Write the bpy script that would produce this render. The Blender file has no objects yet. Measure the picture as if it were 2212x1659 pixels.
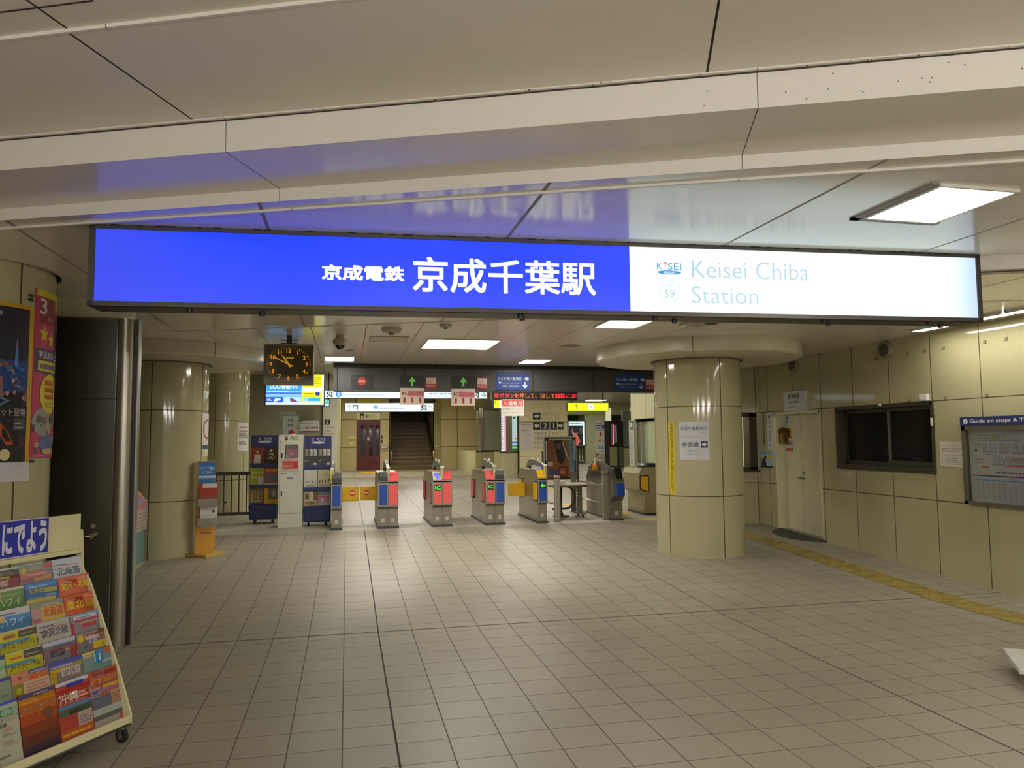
import bpy, bmesh, math, random
from mathutils import Vector, Matrix
random.seed(7)
S = bpy.context.scene
COL = S.collection

# ------------------------------------------------------------------ camera, world, exposure
CAM_H = 1.73
cam_data = bpy.data.cameras.new('camera')
cam = bpy.data.objects.new('camera', cam_data); COL.objects.link(cam)
cam_data.sensor_fit = 'HORIZONTAL'; cam_data.sensor_width = 36.0
cam_data.lens = 36.0 * 1609.6 / 2212.0
cam_data.clip_start = 0.05; cam_data.clip_end = 200
def aim(pitch, roll, yaw):
    ya, pi, ro = math.radians(yaw), math.radians(pitch), math.radians(roll)
    f = Vector((math.sin(ya) * math.cos(pi), math.cos(ya) * math.cos(pi), math.sin(pi)))
    r = Vector((math.cos(ya), -math.sin(ya), 0)); u = r.cross(f)
    r2 = r * math.cos(ro) + u * math.sin(ro); u2 = u * math.cos(ro) - r * math.sin(ro)
    m = Matrix((r2, u2, -f)).transposed().to_4x4()
    m.translation = (0, 0, CAM_H)
    return m
cam.matrix_world = aim(4.2095, -0.4811, 12.5056)
S.camera = cam
S.view_settings.view_transform = 'Standard'; S.view_settings.look = 'None'
S.view_settings.gamma = 1.0; S.view_settings.use_curve_mapping = False
S.view_settings.exposure = 0.25
W = bpy.data.worlds.new('world'); S.world = W; W.use_nodes = True
W.node_tree.nodes['Background'].inputs[0].default_value = (1.0, 0.97, 0.90, 1)
W.node_tree.nodes['Background'].inputs[1].default_value = 0.6
S.cycles.use_denoising = True
S.cycles.max_bounces = 8; S.cycles.diffuse_bounces = 4; S.cycles.glossy_bounces = 4
S.cycles.sample_clamp_indirect = 6.0
LAMP = 26.0          # radiance of the ceiling lamps
LAMP_FAR = 32.0

# ------------------------------------------------------------------ materials
def lin(h):
    if isinstance(h, (tuple, list)): return tuple(h)[:3] + (1,)
    h = h.lstrip('#'); c = [int(h[i:i+2], 16) / 255 for i in (0, 2, 4)]
    return tuple(x / 12.92 if x <= 0.04045 else ((x + 0.055) / 1.055) ** 2.4 for x in c) + (1,)
MATS = {}
def mat(name, col='#808080', rough=0.5, metal=0.0, emit=0.0, spec=0.5, var=0.05, vscale=6.0, alpha=1.0, trans=0.0):
    if name in MATS: return MATS[name]
    m = bpy.data.materials.new(name); m.use_nodes = True; nt = m.node_tree; N = nt.nodes; L = nt.links
    b = N['Principled BSDF']
    b.inputs['Base Color'].default_value = lin(col) if emit == 0 else (0.02, 0.02, 0.02, 1)
    b.inputs['Roughness'].default_value = rough; b.inputs['Metallic'].default_value = metal
    b.inputs['Specular IOR Level'].default_value = spec
    if trans: b.inputs['Transmission Weight'].default_value = trans
    if emit:
        b.inputs['Emission Color'].default_value = lin(col); b.inputs['Emission Strength'].default_value = emit
    elif var:
        tc = N.new('ShaderNodeTexCoord'); nz = N.new('ShaderNodeTexNoise'); nz.inputs['Scale'].default_value = vscale
        nz.inputs['Detail'].default_value = 3
        mr = N.new('ShaderNodeMapRange'); mr.inputs[1].default_value = 0.3; mr.inputs[2].default_value = 0.7
        mr.inputs[3].default_value = 1 - var; mr.inputs[4].default_value = 1 + var
        mx = N.new('ShaderNodeMix'); mx.data_type = 'RGBA'; mx.blend_type = 'MULTIPLY'; mx.inputs[0].default_value = 1
        L.new(tc.outputs['Object'], nz.inputs['Vector']); L.new(nz.outputs['Fac'], mr.inputs[0])
        mx.inputs[6].default_value = lin(col); L.new(mr.outputs[0], mx.inputs[7]); L.new(mx.outputs[2], b.inputs['Base Color'])
    MATS[name] = m
    return m
def seam_mat(name, col, lines, dark='#2a2520', rough=0.3, spec=0.5, var=0.04, vscale=1.2, ang=None, cell=None, metal=0.0, grime=0.0):
    """panel material: lines = [(axis vector, spacing, offset, width)], ang = (cx, cy, spacing in degrees, offset, width in degrees)"""
    if name in MATS: return MATS[name]
    m = bpy.data.materials.new(name); m.use_nodes = True; nt = m.node_tree; N = nt.nodes; L = nt.links
    b = N['Principled BSDF']; b.inputs['Roughness'].default_value = rough; b.inputs['Specular IOR Level'].default_value = spec
    b.inputs['Metallic'].default_value = metal
    tc = N.new('ShaderNodeTexCoord')
    def math_(op, a, c=None):
        n = N.new('ShaderNodeMath'); n.operation = op
        for i, v in enumerate((a, c)):
            if v is None: continue
            if isinstance(v, (int, float)): n.inputs[i].default_value = v
            else: L.new(v, n.inputs[i])
        return n.outputs[0]
    def dot(v):
        n = N.new('ShaderNodeVectorMath'); n.operation = 'DOT_PRODUCT'; L.new(tc.outputs['Object'], n.inputs[0]); n.inputs[1].default_value = v
        return n.outputs['Value']
    mask = None; cells = []
    def add(c, sp, off, w):
        nonlocal mask
        s = math_('DIVIDE', math_('SUBTRACT', c, off - w / 2), sp)
        k = math_('LESS_THAN', math_('FRACT', s), w / sp)
        cells.append(math_('FLOOR', s))
        mask = k if mask is None else math_('MAXIMUM', mask, k)
    for v, sp, off, w in lines: add(dot(v), sp, off, w)
    if ang:
        cx, cy, sp, off, w = ang
        a = math_('MULTIPLY', math_('ARCTAN2', math_('SUBTRACT', dot((0, 1, 0)), cy), math_('SUBTRACT', dot((1, 0, 0)), cx)), 180 / math.pi)
        add(a, sp, off, w)
    nz = N.new('ShaderNodeTexNoise'); nz.inputs['Scale'].default_value = vscale; nz.inputs['Detail'].default_value = 5
    L.new(tc.outputs['Object'], nz.inputs['Vector'])
    mr = N.new('ShaderNodeMapRange'); mr.inputs[1].default_value = 0.3; mr.inputs[2].default_value = 0.7
    mr.inputs[3].default_value = 1 - var; mr.inputs[4].default_value = 1 + var
    L.new(nz.outputs['Fac'], mr.inputs[0]); val = mr.outputs[0]
    if cell:
        cb = N.new('ShaderNodeCombineXYZ')
        for i, c in enumerate(cells[:2]): L.new(c, cb.inputs[i])
        wn = N.new('ShaderNodeTexWhiteNoise'); wn.noise_dimensions = '3D'; L.new(cb.outputs[0], wn.inputs['Vector'])
        val = math_('MULTIPLY', val, math_('ADD', math_('MULTIPLY', wn.outputs['Value'], 2 * cell), 1 - cell))
    if grime:
        g = N.new('ShaderNodeTexNoise'); g.inputs['Scale'].default_value = 60; g.inputs['Detail'].default_value = 2
        L.new(tc.outputs['Object'], g.inputs['Vector'])
        val = math_('MULTIPLY', val, math_('ADD', math_('MULTIPLY', g.outputs['Fac'], grime), 1 - grime / 2))
    mx = N.new('ShaderNodeMix'); mx.data_type = 'RGBA'; mx.blend_type = 'MULTIPLY'; mx.inputs[0].default_value = 1
    mx.inputs[6].default_value = lin(col); L.new(val, mx.inputs[7])
    out = mx.outputs[2]
    if mask is not None:
        m2 = N.new('ShaderNodeMix'); m2.data_type = 'RGBA'; L.new(mask, m2.inputs[0]); L.new(out, m2.inputs[6]); m2.inputs[7].default_value = lin(dark)
        out = m2.outputs[2]
        rr = N.new('ShaderNodeMapRange'); rr.inputs[3].default_value = rough; rr.inputs[4].default_value = 0.9
        L.new(mask, rr.inputs[0]); L.new(rr.outputs[0], b.inputs['Roughness'])
    L.new(out, b.inputs['Base Color'])
    MATS[name] = m
    return m

def C_(h): return mat('c_' + h.strip('#'), h, 0.55)          # printed / painted colour
def G_(h): return mat('g_' + h.strip('#'), h, 0.22)          # glossy printed colour
STEEL = mat('brushed_steel', '#a8a396', 0.33, 0.85, var=0.06, vscale=3)
STEEL_D = mat('dark_steel', '#57534a', 0.34, 0.9, var=0.08, vscale=2)
CHROME = mat('chrome', '#cfcabd', 0.14, 1.0)
BLACK = mat('black_plastic', '#141414', 0.4)
DKGREY = mat('dark_grey_plastic', '#37393a', 0.42)
GREY = mat('grey_plastic', '#74746f', 0.45)
WHITE = mat('white_paint', '#d8d6cc', 0.45)
PAPER = mat('paper_white', '#dcdad6', 0.7)
CREAMP = mat('cream_paint', '#d3cfae', 0.42)
NAVY = mat('navy_paint', '#13265f', 0.4)
YELLOW = mat('yellow_plastic', '#e0ac08', 0.4)
RUBBER = mat('black_rubber', '#1a1a19', 0.7)
GLASS_D = mat('dark_glass', '#06060a', 0.06, spec=0.6, var=0)
LAMPM = mat('lamp_diffuser', (1.0, 0.945, 0.84), emit=LAMP)
LAMPE = mat('added_lamp_tube', (1.0, 0.95, 0.89), emit=36.0)
LAMPF = mat('lamp_diffuser_inner_hall', (1.0, 0.955, 0.84), emit=LAMP_FAR)

# ------------------------------------------------------------------ mesh helpers
class MB:
    def __init__(s): s.v = []; s.f = []; s.fm = []; s.mats = []; s.smooth = []
    def mi(s, m):
        if isinstance(m, str): m = C_(m)
        if m not in s.mats: s.mats.append(m)
        return s.mats.index(m)
    def add(s, vs, fs, m, smooth=False):
        o = len(s.v); k = s.mi(m); s.v += [tuple(v) for v in vs]
        for f in fs: s.f.append([i + o for i in f]); s.fm.append(k); s.smooth.append(smooth)
        return s
    def box(s, x0, x1, y0, y1, z0, z1, m, bev=0.0):
        if bev <= 0:
            vs = [(x, y, z) for x in (x0, x1) for y in (y0, y1) for z in (z0, z1)]
            return s.add(vs, [(0, 1, 3, 2), (4, 6, 7, 5), (0, 4, 5, 1), (2, 3, 7, 6), (0, 2, 6, 4), (1, 5, 7, 3)], m)
        bm = bmesh.new(); bmesh.ops.create_cube(bm, size=1)
        for v in bm.verts: v.co = Vector(((x0 + x1) / 2 + v.co.x * (x1 - x0), (y0 + y1) / 2 + v.co.y * (y1 - y0), (z0 + z1) / 2 + v.co.z * (z1 - z0)))
        bmesh.ops.bevel(bm, geom=bm.edges[:], offset=bev, segments=2, affect='EDGES', profile=0.6)
        bm.verts.index_update()
        s.add([v.co[:] for v in bm.verts], [[v.index for v in f.verts] for f in bm.faces], m); bm.free(); return s
    def prism(s, pts, a, b, m, axis='x', smooth=False):
        """extrude a 2D polygon along an axis: axis x -> pts are (y,z); y -> (x,z); z -> (x,y)"""
        def P(p, t): return {'x': (t, p[0], p[1]), 'y': (p[0], t, p[1]), 'z': (p[0], p[1], t)}[axis]
        n = len(pts); vs = [P(p, a) for p in pts] + [P(p, b) for p in pts]
        fs = [list(range(n)), list(range(2 * n - 1, n - 1, -1))]
        s.add(vs, fs, m)
        o = len(s.v) - 2 * n; k = s.mi(m)
        for i in range(n):
            j = (i + 1) % n; s.f.append([o + i, o + n + i, o + n + j, o + j]); s.fm.append(k); s.smooth.append(smooth)
        return s
    def tube(s, pts, r, m, n=10, caps=True):
        pts = [Vector(p) for p in pts]; rs = r if isinstance(r, (list, tuple)) else [r] * len(pts)
        t0 = (pts[1] - pts[0]).normalized(); u = t0.orthogonal().normalized()
        vs = []
        for i, p in enumerate(pts):
            if i == 0: t = t0
            elif i == len(pts) - 1: t = (pts[i] - pts[i-1]).normalized()
            else: t = ((pts[i+1] - pts[i]).normalized() + (pts[i] - pts[i-1]).normalized()).normalized()
            u = (u - t * u.dot(t)).normalized(); w = t.cross(u)
            vs += [p + (u * math.cos(2 * math.pi * k / n) + w * math.sin(2 * math.pi * k / n)) * rs[i] for k in range(n)]
        fs = [[i * n + k, i * n + (k + 1) % n, (i + 1) * n + (k + 1) % n, (i + 1) * n + k] for i in range(len(pts) - 1) for k in range(n)]
        s.add(vs, fs, m, True)
        if caps:
            o = len(s.v) - len(vs); k_ = s.mi(m)
            s.f.append([o + k for k in range(n)][::-1]); s.f.append([o + (len(pts) - 1) * n + k for k in range(n)]); s.fm += [k_, k_]; s.smooth += [False, False]
        return s
    def lathe(s, prof, m, c=(0, 0, 0), n=32, axis='z', a0=0, a1=360, smooth=True):
        full = abs(a1 - a0) >= 360; k = n if full else n + 1
        runs = [[prof[0]]]                              # split the profile at its sharp corners so that they stay crisp
        for j in range(1, len(prof)):
            runs[-1].append(prof[j])
            if j < len(prof) - 1:
                d1 = Vector((prof[j][0] - prof[j-1][0], prof[j][1] - prof[j-1][1])); d2 = Vector((prof[j+1][0] - prof[j][0], prof[j+1][1] - prof[j][1]))
                if d1.length > 0 and d2.length > 0 and d1.angle(d2) > 0.6: runs.append([prof[j]])
        for run in runs:
            vs = []
            for r, z in run:
                for i in range(k):
                    a = math.radians(a0 + (a1 - a0) * i / n); x, y = r * math.cos(a), r * math.sin(a)
                    vs.append({'z': (c[0] + x, c[1] + y, c[2] + z), 'y': (c[0] + x, c[1] + z, c[2] + y), 'x': (c[0] + z, c[1] + x, c[2] + y)}[axis])
            fs = []
            for j in range(len(run) - 1):
                for i in range(n):
                    i2 = (i + 1) % k if full else i + 1
                    fs.append([j * k + i, j * k + i2, (j + 1) * k + i2, (j + 1) * k + i])
            s.add(vs, fs, m, smooth)
        return s
    def build(s, name, parent=None, loc=None, rotz=0.0, bevel=0.0):
        me = bpy.data.meshes.new(name); me.from_pydata(s.v, [], s.f)
        for m in s.mats: me.materials.append(m)
        me.polygons.foreach_set('material_index', s.fm); me.polygons.foreach_set('use_smooth', s.smooth); me.update()
        bm = bmesh.new(); bm.from_mesh(me); bmesh.ops.recalc_face_normals(bm, faces=bm.faces[:]); bm.to_mesh(me); bm.free()
        o = bpy.data.objects.new(name, me); COL.objects.link(o)
        if parent is not None: o.parent = parent
        if loc: o.location = loc
        if rotz: o.rotation_euler = (0, 0, math.radians(rotz))
        if bevel:
            b = o.modifiers.new('bevel', 'BEVEL'); b.width = bevel; b.segments = 2; b.limit_method = 'ANGLE'
        return o
def tag(o, label=None, cat=None, group=None, kind=None):
    if label: o['label'] = label
    if cat: o['category'] = cat
    if group: o['group'] = group
    if kind: o['kind'] = kind
    return o
def thing(name, label, cat, loc=(0, 0, 0), rotz=0.0, group=None):
    o = bpy.data.objects.new(name, None); COL.objects.link(o); o.empty_display_size = 0.1
    o.location = loc; o.rotation_euler = (0, 0, math.radians(rotz))
    return tag(o, label, cat, group)
def struct(o, label=None, cat=None): return tag(o, label, cat, None, 'structure')

# text outlines, turned to mesh once per string
_tc = bpy.data.curves.new('lettering', 'FONT'); _tc.resolution_u = 3
_to = bpy.data.objects.new('lettering', _tc); COL.objects.link(_to); TEXT = {}
def glyphs(body, off=0.0):
    k = (body, off)
    if k not in TEXT:
        _tc.body = body; _tc.offset = off
        d = bpy.context.evaluated_depsgraph_get(); d.update()
        e = _to.evaluated_get(d); me = e.to_mesh()
        vs = [(v.co.x, v.co.y) for v in me.vertices]; fs = [list(p.vertices) for p in me.polygons]; e.to_mesh_clear()
        x0 = min(v[0] for v in vs); x1 = max(v[0] for v in vs); y0 = min(v[1] for v in vs); y1 = max(v[1] for v in vs)
        TEXT[k] = ([((x - x0) / (x1 - x0), (y - y0) / (y1 - y0)) for x, y in vs], fs, (x1 - x0) / (y1 - y0))
    return TEXT[k]

class Panel:
    """draws on a surface given by f(u, v, d): u right, v up, d out of the surface (metres)"""
    def __init__(s, mb, f, eps=0.0012, nu=1): s.mb = mb; s.f = f; s.e = eps; s.nu = nu
    def rect(s, u0, u1, v0, v1, m, l=1, nu=None):
        n = nu or s.nu; vs = []
        for i in range(n + 1):
            u = u0 + (u1 - u0) * i / n; vs += [s.f(u, v0, s.e * l), s.f(u, v1, s.e * l)]
        s.mb.add(vs, [[2 * i, 2 * i + 2, 2 * i + 3, 2 * i + 1] for i in range(n)], m); return s
    def slab(s, u0, u1, v0, v1, d0, d1, m, nu=None):
        n = nu or s.nu; vs = []
        for i in range(n + 1):
            u = u0 + (u1 - u0) * i / n; vs += [s.f(u, v0, d0), s.f(u, v1, d0), s.f(u, v1, d1), s.f(u, v0, d1)]
        fs = [[0, 1, 2, 3], [4 * n + 3, 4 * n + 2, 4 * n + 1, 4 * n]]
        for i in range(n):
            a = 4 * i
            for k in range(4): fs.append([a + k, a + (k + 1) % 4, a + 4 + (k + 1) % 4, a + 4 + k])
        s.mb.add(vs, fs, m); return s
    def poly(s, pts, m, l=1):
        s.mb.add([s.f(u, v, s.e * l) for u, v in pts], [list(range(len(pts)))], m); return s
    def disc(s, u, v, r, m, l=1, ry=None, n=24):
        ry = ry or r
        return s.poly([(u + r * math.cos(2 * math.pi * i / n), v + ry * math.sin(2 * math.pi * i / n)) for i in range(n)], m, l)
    def ring(s, u, v, r, w, m, l=1, n=32):
        vs = []
        for i in range(n):
            a = 2 * math.pi * i / n
            vs += [s.f(u + q * math.cos(a), v + q * math.sin(a), s.e * l) for q in (r, r - w)]
        s.mb.add(vs, [[2 * i, (2 * i + 2) % (2 * n), (2 * i + 3) % (2 * n), 2 * i + 1] for i in range(n)], m); return s
    def text(s, body, u0, v0, h, m, l=2, w=None, off=0.0, align='l'):
        vs, fs, asp = glyphs(body, min(off, 0)); w = w or h * asp
        if align == 'c': u0 -= w / 2
        if align == 'r': u0 -= w
        q = off * h; qu = q * w / (h * asp)             # heavier lettering: the outline repeated a stroke's breadth apart
        for k, (dx, dy) in enumerate(((0, 0), (1, 1), (-1, 1), (1, -1), (-1, -1), (1, 0), (-1, 0), (0, 1), (0, -1)) if off > 0 else ((0, 0),)):
            s.mb.add([s.f(u0 + x * w + dx * qu, v0 + y * h + dy * q, s.e * (l + .02 * k)) for x, y in vs], fs, m)
        return s
    def vtext(s, body, uc, vtop, size, m, l=2, off=0.0, pitch=1.08, wx=1.0):
        for i, ch in enumerate(body):
            vs, fs, asp = glyphs(ch, 0); h = size; w = size * wx
            if asp > 1.3: h = size / asp * 1.0
            if asp < 0.6: w = size * asp * wx
            vc = vtop - size * pitch * i - size / 2
            s.mb.add([s.f(uc + (x - 0.5) * w, vc + (y - 0.5) * h, s.e * l) for x, y in vs], fs, m)
        return s
    def dashes(s, u0, u1, v0, v1, n, m, l=2, fill=0.45, seed=1):
        """unreadably small print: n broken lines"""
        rnd = random.Random(seed); st = (v1 - v0) / n
        for i in range(n):
            u = u0; vb = v0 + st * i
            ue = u1 - (u1 - u0) * rnd.choice((0, 0, .1, .3))
            while u < ue:
                w = min((u1 - u0) * rnd.uniform(.05, .16), ue - u)
                s.rect(u, u + w, vb, vb + st * fill, m, l, 1); u += w + (u1 - u0) * .025
        return s
    def arrow(s, uc, vc, size, m, rot=0, l=2, sw=.28, hw=1.0, hl=.5):
        """block arrow pointing up, turned by rot degrees"""
        p = [(-sw/2, -.5), (sw/2, -.5), (sw/2, .5 - hl), (hw/2, .5 - hl), (0, .5), (-hw/2, .5 - hl), (-sw/2, .5 - hl)]
        c, q = math.cos(math.radians(rot)), math.sin(math.radians(rot))
        P_ = [(uc + size * (x * c - y * q), vc + size * (x * q + y * c)) for x, y in p]
        s.poly([P_[0], P_[1], P_[2], P_[6]], m, l); s.poly([P_[3], P_[4], P_[5]], m, l); return s
    def thin_arrow(s, uc, vc, size, m, rot=0, l=2, t=.1):
        c, q = math.cos(math.radians(rot)), math.sin(math.radians(rot))
        def R(pts): return [(uc + size * (x * c - y * q), vc + size * (x * q + y * c)) for x, y in pts]
        s.poly(R([(-t/2, -.5), (t/2, -.5), (t/2, .45), (-t/2, .45)]), m, l)
        for g in (-1, 1): s.poly(R([(0, .5), (g * .38, .12), (g * .38, .12 - t * 1.3), (0, .5 - t * 1.5)]), m, l + .1)
        return s
    def star(s, u, v, r, m, l=2):
        pts = [(u + (r if i % 2 == 0 else r * .45) * math.sin(math.pi * i / 5), v + (r if i % 2 == 0 else r * .45) * math.cos(math.pi * i / 5)) for i in range(10)]
        for i in range(0, 10, 2): s.poly([pts[i - 1], pts[i], pts[(i + 1) % 10], (u, v)], m, l)
        return s
def flat(ox=0, oy=0, oz=0):           # local plane facing -Y: u = x, v = z
    return lambda u, v, d: (ox + u, oy - d, oz + v)
def cylmap(cx, cy, r):                # u = world angle in degrees, v = z
    return lambda u, v, d: (cx + (r + d) * math.cos(math.radians(u)), cy + (r + d) * math.sin(math.radians(u)), v)
def down(oz):                         # underside: u = x, v = y
    return lambda u, v, d: (u, v, oz - d)

# ================================================================== SETTING
def floor_z(y):
    if y <= 6.77: return 0.0
    if y <= 12.4: return 0.048 * (y - 6.77)
    return 0.27024 + 0.0051 * (y - 12.4)
GZ = floor_z(12.55)
XR = 7.03                                # plane of the right-hand wall
DU = (12 / 13, -5 / 13, 0)               # direction the ceiling beams run
DW = (5 / 13, 12 / 13, 0)                # across the beams
def clip(poly, n, c):                    # keep n.p >= c
    out = []
    for i, p in enumerate(poly):
        q = poly[(i + 1) % len(poly)]; a = n[0] * p[0] + n[1] * p[1] - c; b = n[0] * q[0] + n[1] * q[1] - c
        if a >= 0: out.append(p)
        if (a > 0 and b < 0) or (a < 0 and b > 0):
            t = a / (a - b); out.append((p[0] + t * (q[0] - p[0]), p[1] + t * (q[1] - p[1])))
    return out
TILE = seam_mat('floor_tile', '#918a7a', [((1, 0, 0), 0.301, -0.011, 0.007), ((0, 1, 0), 0.2985, 4.434, 0.006)], dark='#5d5349', rough=0.42, var=0.07, vscale=0.8, cell=0.045, grime=0.10, spec=0.35)
TILE_IN = seam_mat('floor_tile_inner', '#9d978a', [((1, 0, 0), 0.602, 0.29, 0.012), ((0, 1, 0), 0.6, 13.3, 0.010)], dark='#77705f', rough=0.35, var=0.05, vscale=0.6, cell=0.03)
SILL = mat('pale_concrete', '#a5a194', 0.6, var=0.06, vscale=2)
JOINT = mat('joint_sealant', '#2c2620', 0.8)
mb = MB()
def fstrip(y0, y1, m, x0=-7.0, x1=16.5): mb.add([(x0, y0, floor_z(y0)), (x1, y0, floor_z(y0)), (x1, y1, floor_z(y1)), (x0, y1, floor_z(y1))], [(0, 1, 2, 3)], m)
fstrip(-8, 6.77, TILE); fstrip(6.77, 12.4, TILE); fstrip(12.4, 12.46, TILE); fstrip(12.46, 13.2, SILL); fstrip(13.2, 46, TILE_IN)
mb.add([(x, y, -0.3) for x in (-7, 16.5) for y in (-8, 46)], [(0, 1, 3, 2)], SILL)
for xj, wd in ((0.29, .012), (3.60, .010)):
    for y0, y1 in ((-8, 6.77), (6.77, 12.4)):
        mb.add([(xj + a, y, floor_z(y) + .0012) for y in (y0, y1) for a in (-wd / 2, wd / 2)], [(0, 1, 3, 2)], JOINT)
mb.add([(x, 6.945 + a, floor_z(6.945) + .0014) for a in (-.006, .006) for x in (-1.75, 7.0)], [(0, 1, 3, 2)], JOINT)
struct(mb.build('floor'), 'grey brown tiled concourse floor rising gently towards the ticket gates')

CEILC = '#e2dccf'
Z0, Z1, Z2, ZC = 3.227, 3.068, 3.0, 3.6
cz0 = seam_mat('ceiling_panel_entrance', CEILC, [(DU, 2.33, -2.05, .010)], rough=0.38, var=0.03, vscale=.7)
cz1 = seam_mat('ceiling_panel_step', CEILC, [(DU, 2.37, -1.89, .005)], dark='#5a534a', rough=0.22, var=0.02, vscale=.7)
cz2 = seam_mat('ceiling_panel_sign', CEILC, [((1, 0, 0), 1.452, -0.47, .020)], dark='#8f897d', rough=0.16, var=0.02, vscale=.7)
cz3 = seam_mat('ceiling_panel_hall', CEILC, [((1, 0, 0), .608, .205, .010)], dark='#7d776b', rough=0.2, var=0.03, vscale=.7)
face = seam_mat('beam_face', '#e4dfd6', [(DU, 2.37, -1.89, .005)], dark='#8a8378', rough=0.45, var=0.02, vscale=.8)
speck = mat('soot_specks', '#3a332b', 0.9)
room = [(-6.5, -8), (XR, -8), (XR, 12.77), (-6.5, 12.77)]
def zone(w0, w1, z, m):
    p = room
    if w0 is not None: p = clip(p, DW, w0)
    if w1 is not None: p = clip(p, (-DW[0], -DW[1]), -w1)
    mb.add([(x, y, z) for x, y in p], [list(range(len(p)))], m)
mb = MB()
W1, W2, W3, W4 = 3.082, 3.602, 3.748, 7.75
zone(None, 2.30, Z0 + .012, cz0); zone(2.30, W1, Z0, cz0); zone(W1, W2, Z1, cz1); zone(W2, W3, Z2 + .006, cz2); zone(W3, W4, Z2, cz2); zone(W4, None, Z2, cz3)
def vw(v, w): return (v * DU[0] + w * DW[0], v * DU[1] + w * DW[1])
def step(w, za, zb, m, v0=-7.5, v1=9.5):
    a, b = vw(v0, w), vw(v1, w)
    mb.add([(a[0], a[1], za), (b[0], b[1], za), (b[0], b[1], zb), (a[0], a[1], zb)], [(0, 1, 2, 3)], m)
def strip(w, z, wd, dz, m, v0=-7.5, v1=9.5):       # a small raised bead along a beam edge
    p = [vw(v0, w - wd / 2), vw(v1, w - wd / 2), vw(v1, w + wd / 2), vw(v0, w + wd / 2)]
    vs = [(x, y, z) for x, y in p] + [(x, y, z - dz) for x, y in p]
    mb.add(vs, [(0, 1, 2, 3), (4, 5, 6, 7), (0, 1, 5, 4), (2, 3, 7, 6), (1, 2, 6, 5), (0, 3, 7, 4)], m)
step(W1, Z0 + .02, Z1, face); step(W2, Z1 + .006, Z2, face)
strip(W1 - .012, Z0 + .004, .024, .010, face); strip(W1 - .003, Z0 - .007, .006, .004, speck)
strip(W3, Z2 + .008, .018, .014, face); strip(W3 + .012, Z2 + .004, .006, .006, speck)
strip(2.30, Z0 + .02, .012, .022, face)
strip(W4, Z2 + .004, .012, .006, speck); strip(W4 - .02, Z2 + .004, .020, .010, face)
rnd = random.Random(3)
for i in range(70):                                   # soot specks on the light beam face and its top edge
    v = rnd.uniform(-1.6, 3.2) if i < 40 else rnd.uniform(.2, 3.2); z = rnd.uniform(Z1 + .02, Z0 - .02) if i >= 40 else Z0 - rnd.uniform(.004, .016)
    r = rnd.uniform(.0012, .0032); p = vw(v, W1 - .0012 - (.024 if i < 40 else 0)); u = (DU[0] * r, DU[1] * r)
    mb.add([(p[0] - u[0], p[1] - u[1], z - r), (p[0] + u[0], p[1] + u[1], z - r * .7), (p[0] + u[0] * .8, p[1] + u[1] * .8, z + r), (p[0] - u[0], p[1] - u[1], z + r * 1.3)], [(0, 1, 2, 3)], speck)
hp = [vw(-4.0, 2.16), vw(-1.83, 2.16)]                # access hatch seam near the top of the view
mb.add([(x, y, Z0 + .0105) for x, y in (vw(-4, 2.155), vw(-1.83, 2.155), vw(-1.83, 2.163), vw(-4, 2.163))], [(0, 1, 2, 3)], JOINT)
mb.add([(x, y, Z0 + .0105) for x, y in (vw(-1.836, 1.2), vw(-1.83, 1.2), vw(-1.83, 2.163), vw(-1.836, 2.163))], [(0, 1, 2, 3)], JOINT)
mb.box(-6.5, 16.5, 12.77, 12.9, Z2, ZC, CREAMP)       # step up to the inner hall ceiling
inner = seam_mat('ceiling_panel_inner', '#c4bfa6', [((1, 0, 0), .6, 0, .012)], rough=.4)
mb.box(-6.5, 16.5, 12.9, 46, ZC, ZC + .1, inner)
mb.box(8.5, 16.5, 21.0, 21.6, 3.12, ZC, CREAMP); mb.box(4.0, 16.5, 17.2, 17.6, 2.95, ZC, mat('beam_olive', '#8f8668', .5))
struct(mb.build('ceiling'), 'stepped beige metal panel ceiling with light beams crossing at an angle')

WALLC = '#aea884'
wallm = seam_mat('wall_panel', WALLC, [((0, 1, 0), .735, 7.09, .013), ((0, 0, 1), 1.212, .938, .012)], dark='#4c4228', rough=0.07, var=0.035, vscale=1.0, spec=.5)
wallx = seam_mat('wall_panel_front', WALLC, [((1, 0, 0), .735, 6.245, .013), ((0, 0, 1), 1.212, .938, .012)], dark='#4c4228', rough=0.07, var=0.035, vscale=1.0)
# right wall with openings for the dark window and the door recess
mb = MB(); T = .22
def wy(y0, y1, z0, z1): mb.box(XR, XR + T, y0, y1, z0, z1, wallm)
WIN = (7.817, 9.678, 1.268, 2.145); DOOR = (10.075, 11.30, 2.125)
wy(-8, WIN[0], -.2, 3.3); wy(WIN[0], WIN[1], -.2, WIN[2]); wy(WIN[0], WIN[1], WIN[3], 3.3); wy(WIN[1], DOOR[0], -.2, 3.3)
wy(DOOR[0], DOOR[1], DOOR[2], 3.3); wy(DOOR[1], 11.8, -.2, 3.3)
struct(mb.build('wall_right'), 'right-hand wall of glossy cream panels with dark joints')
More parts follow.
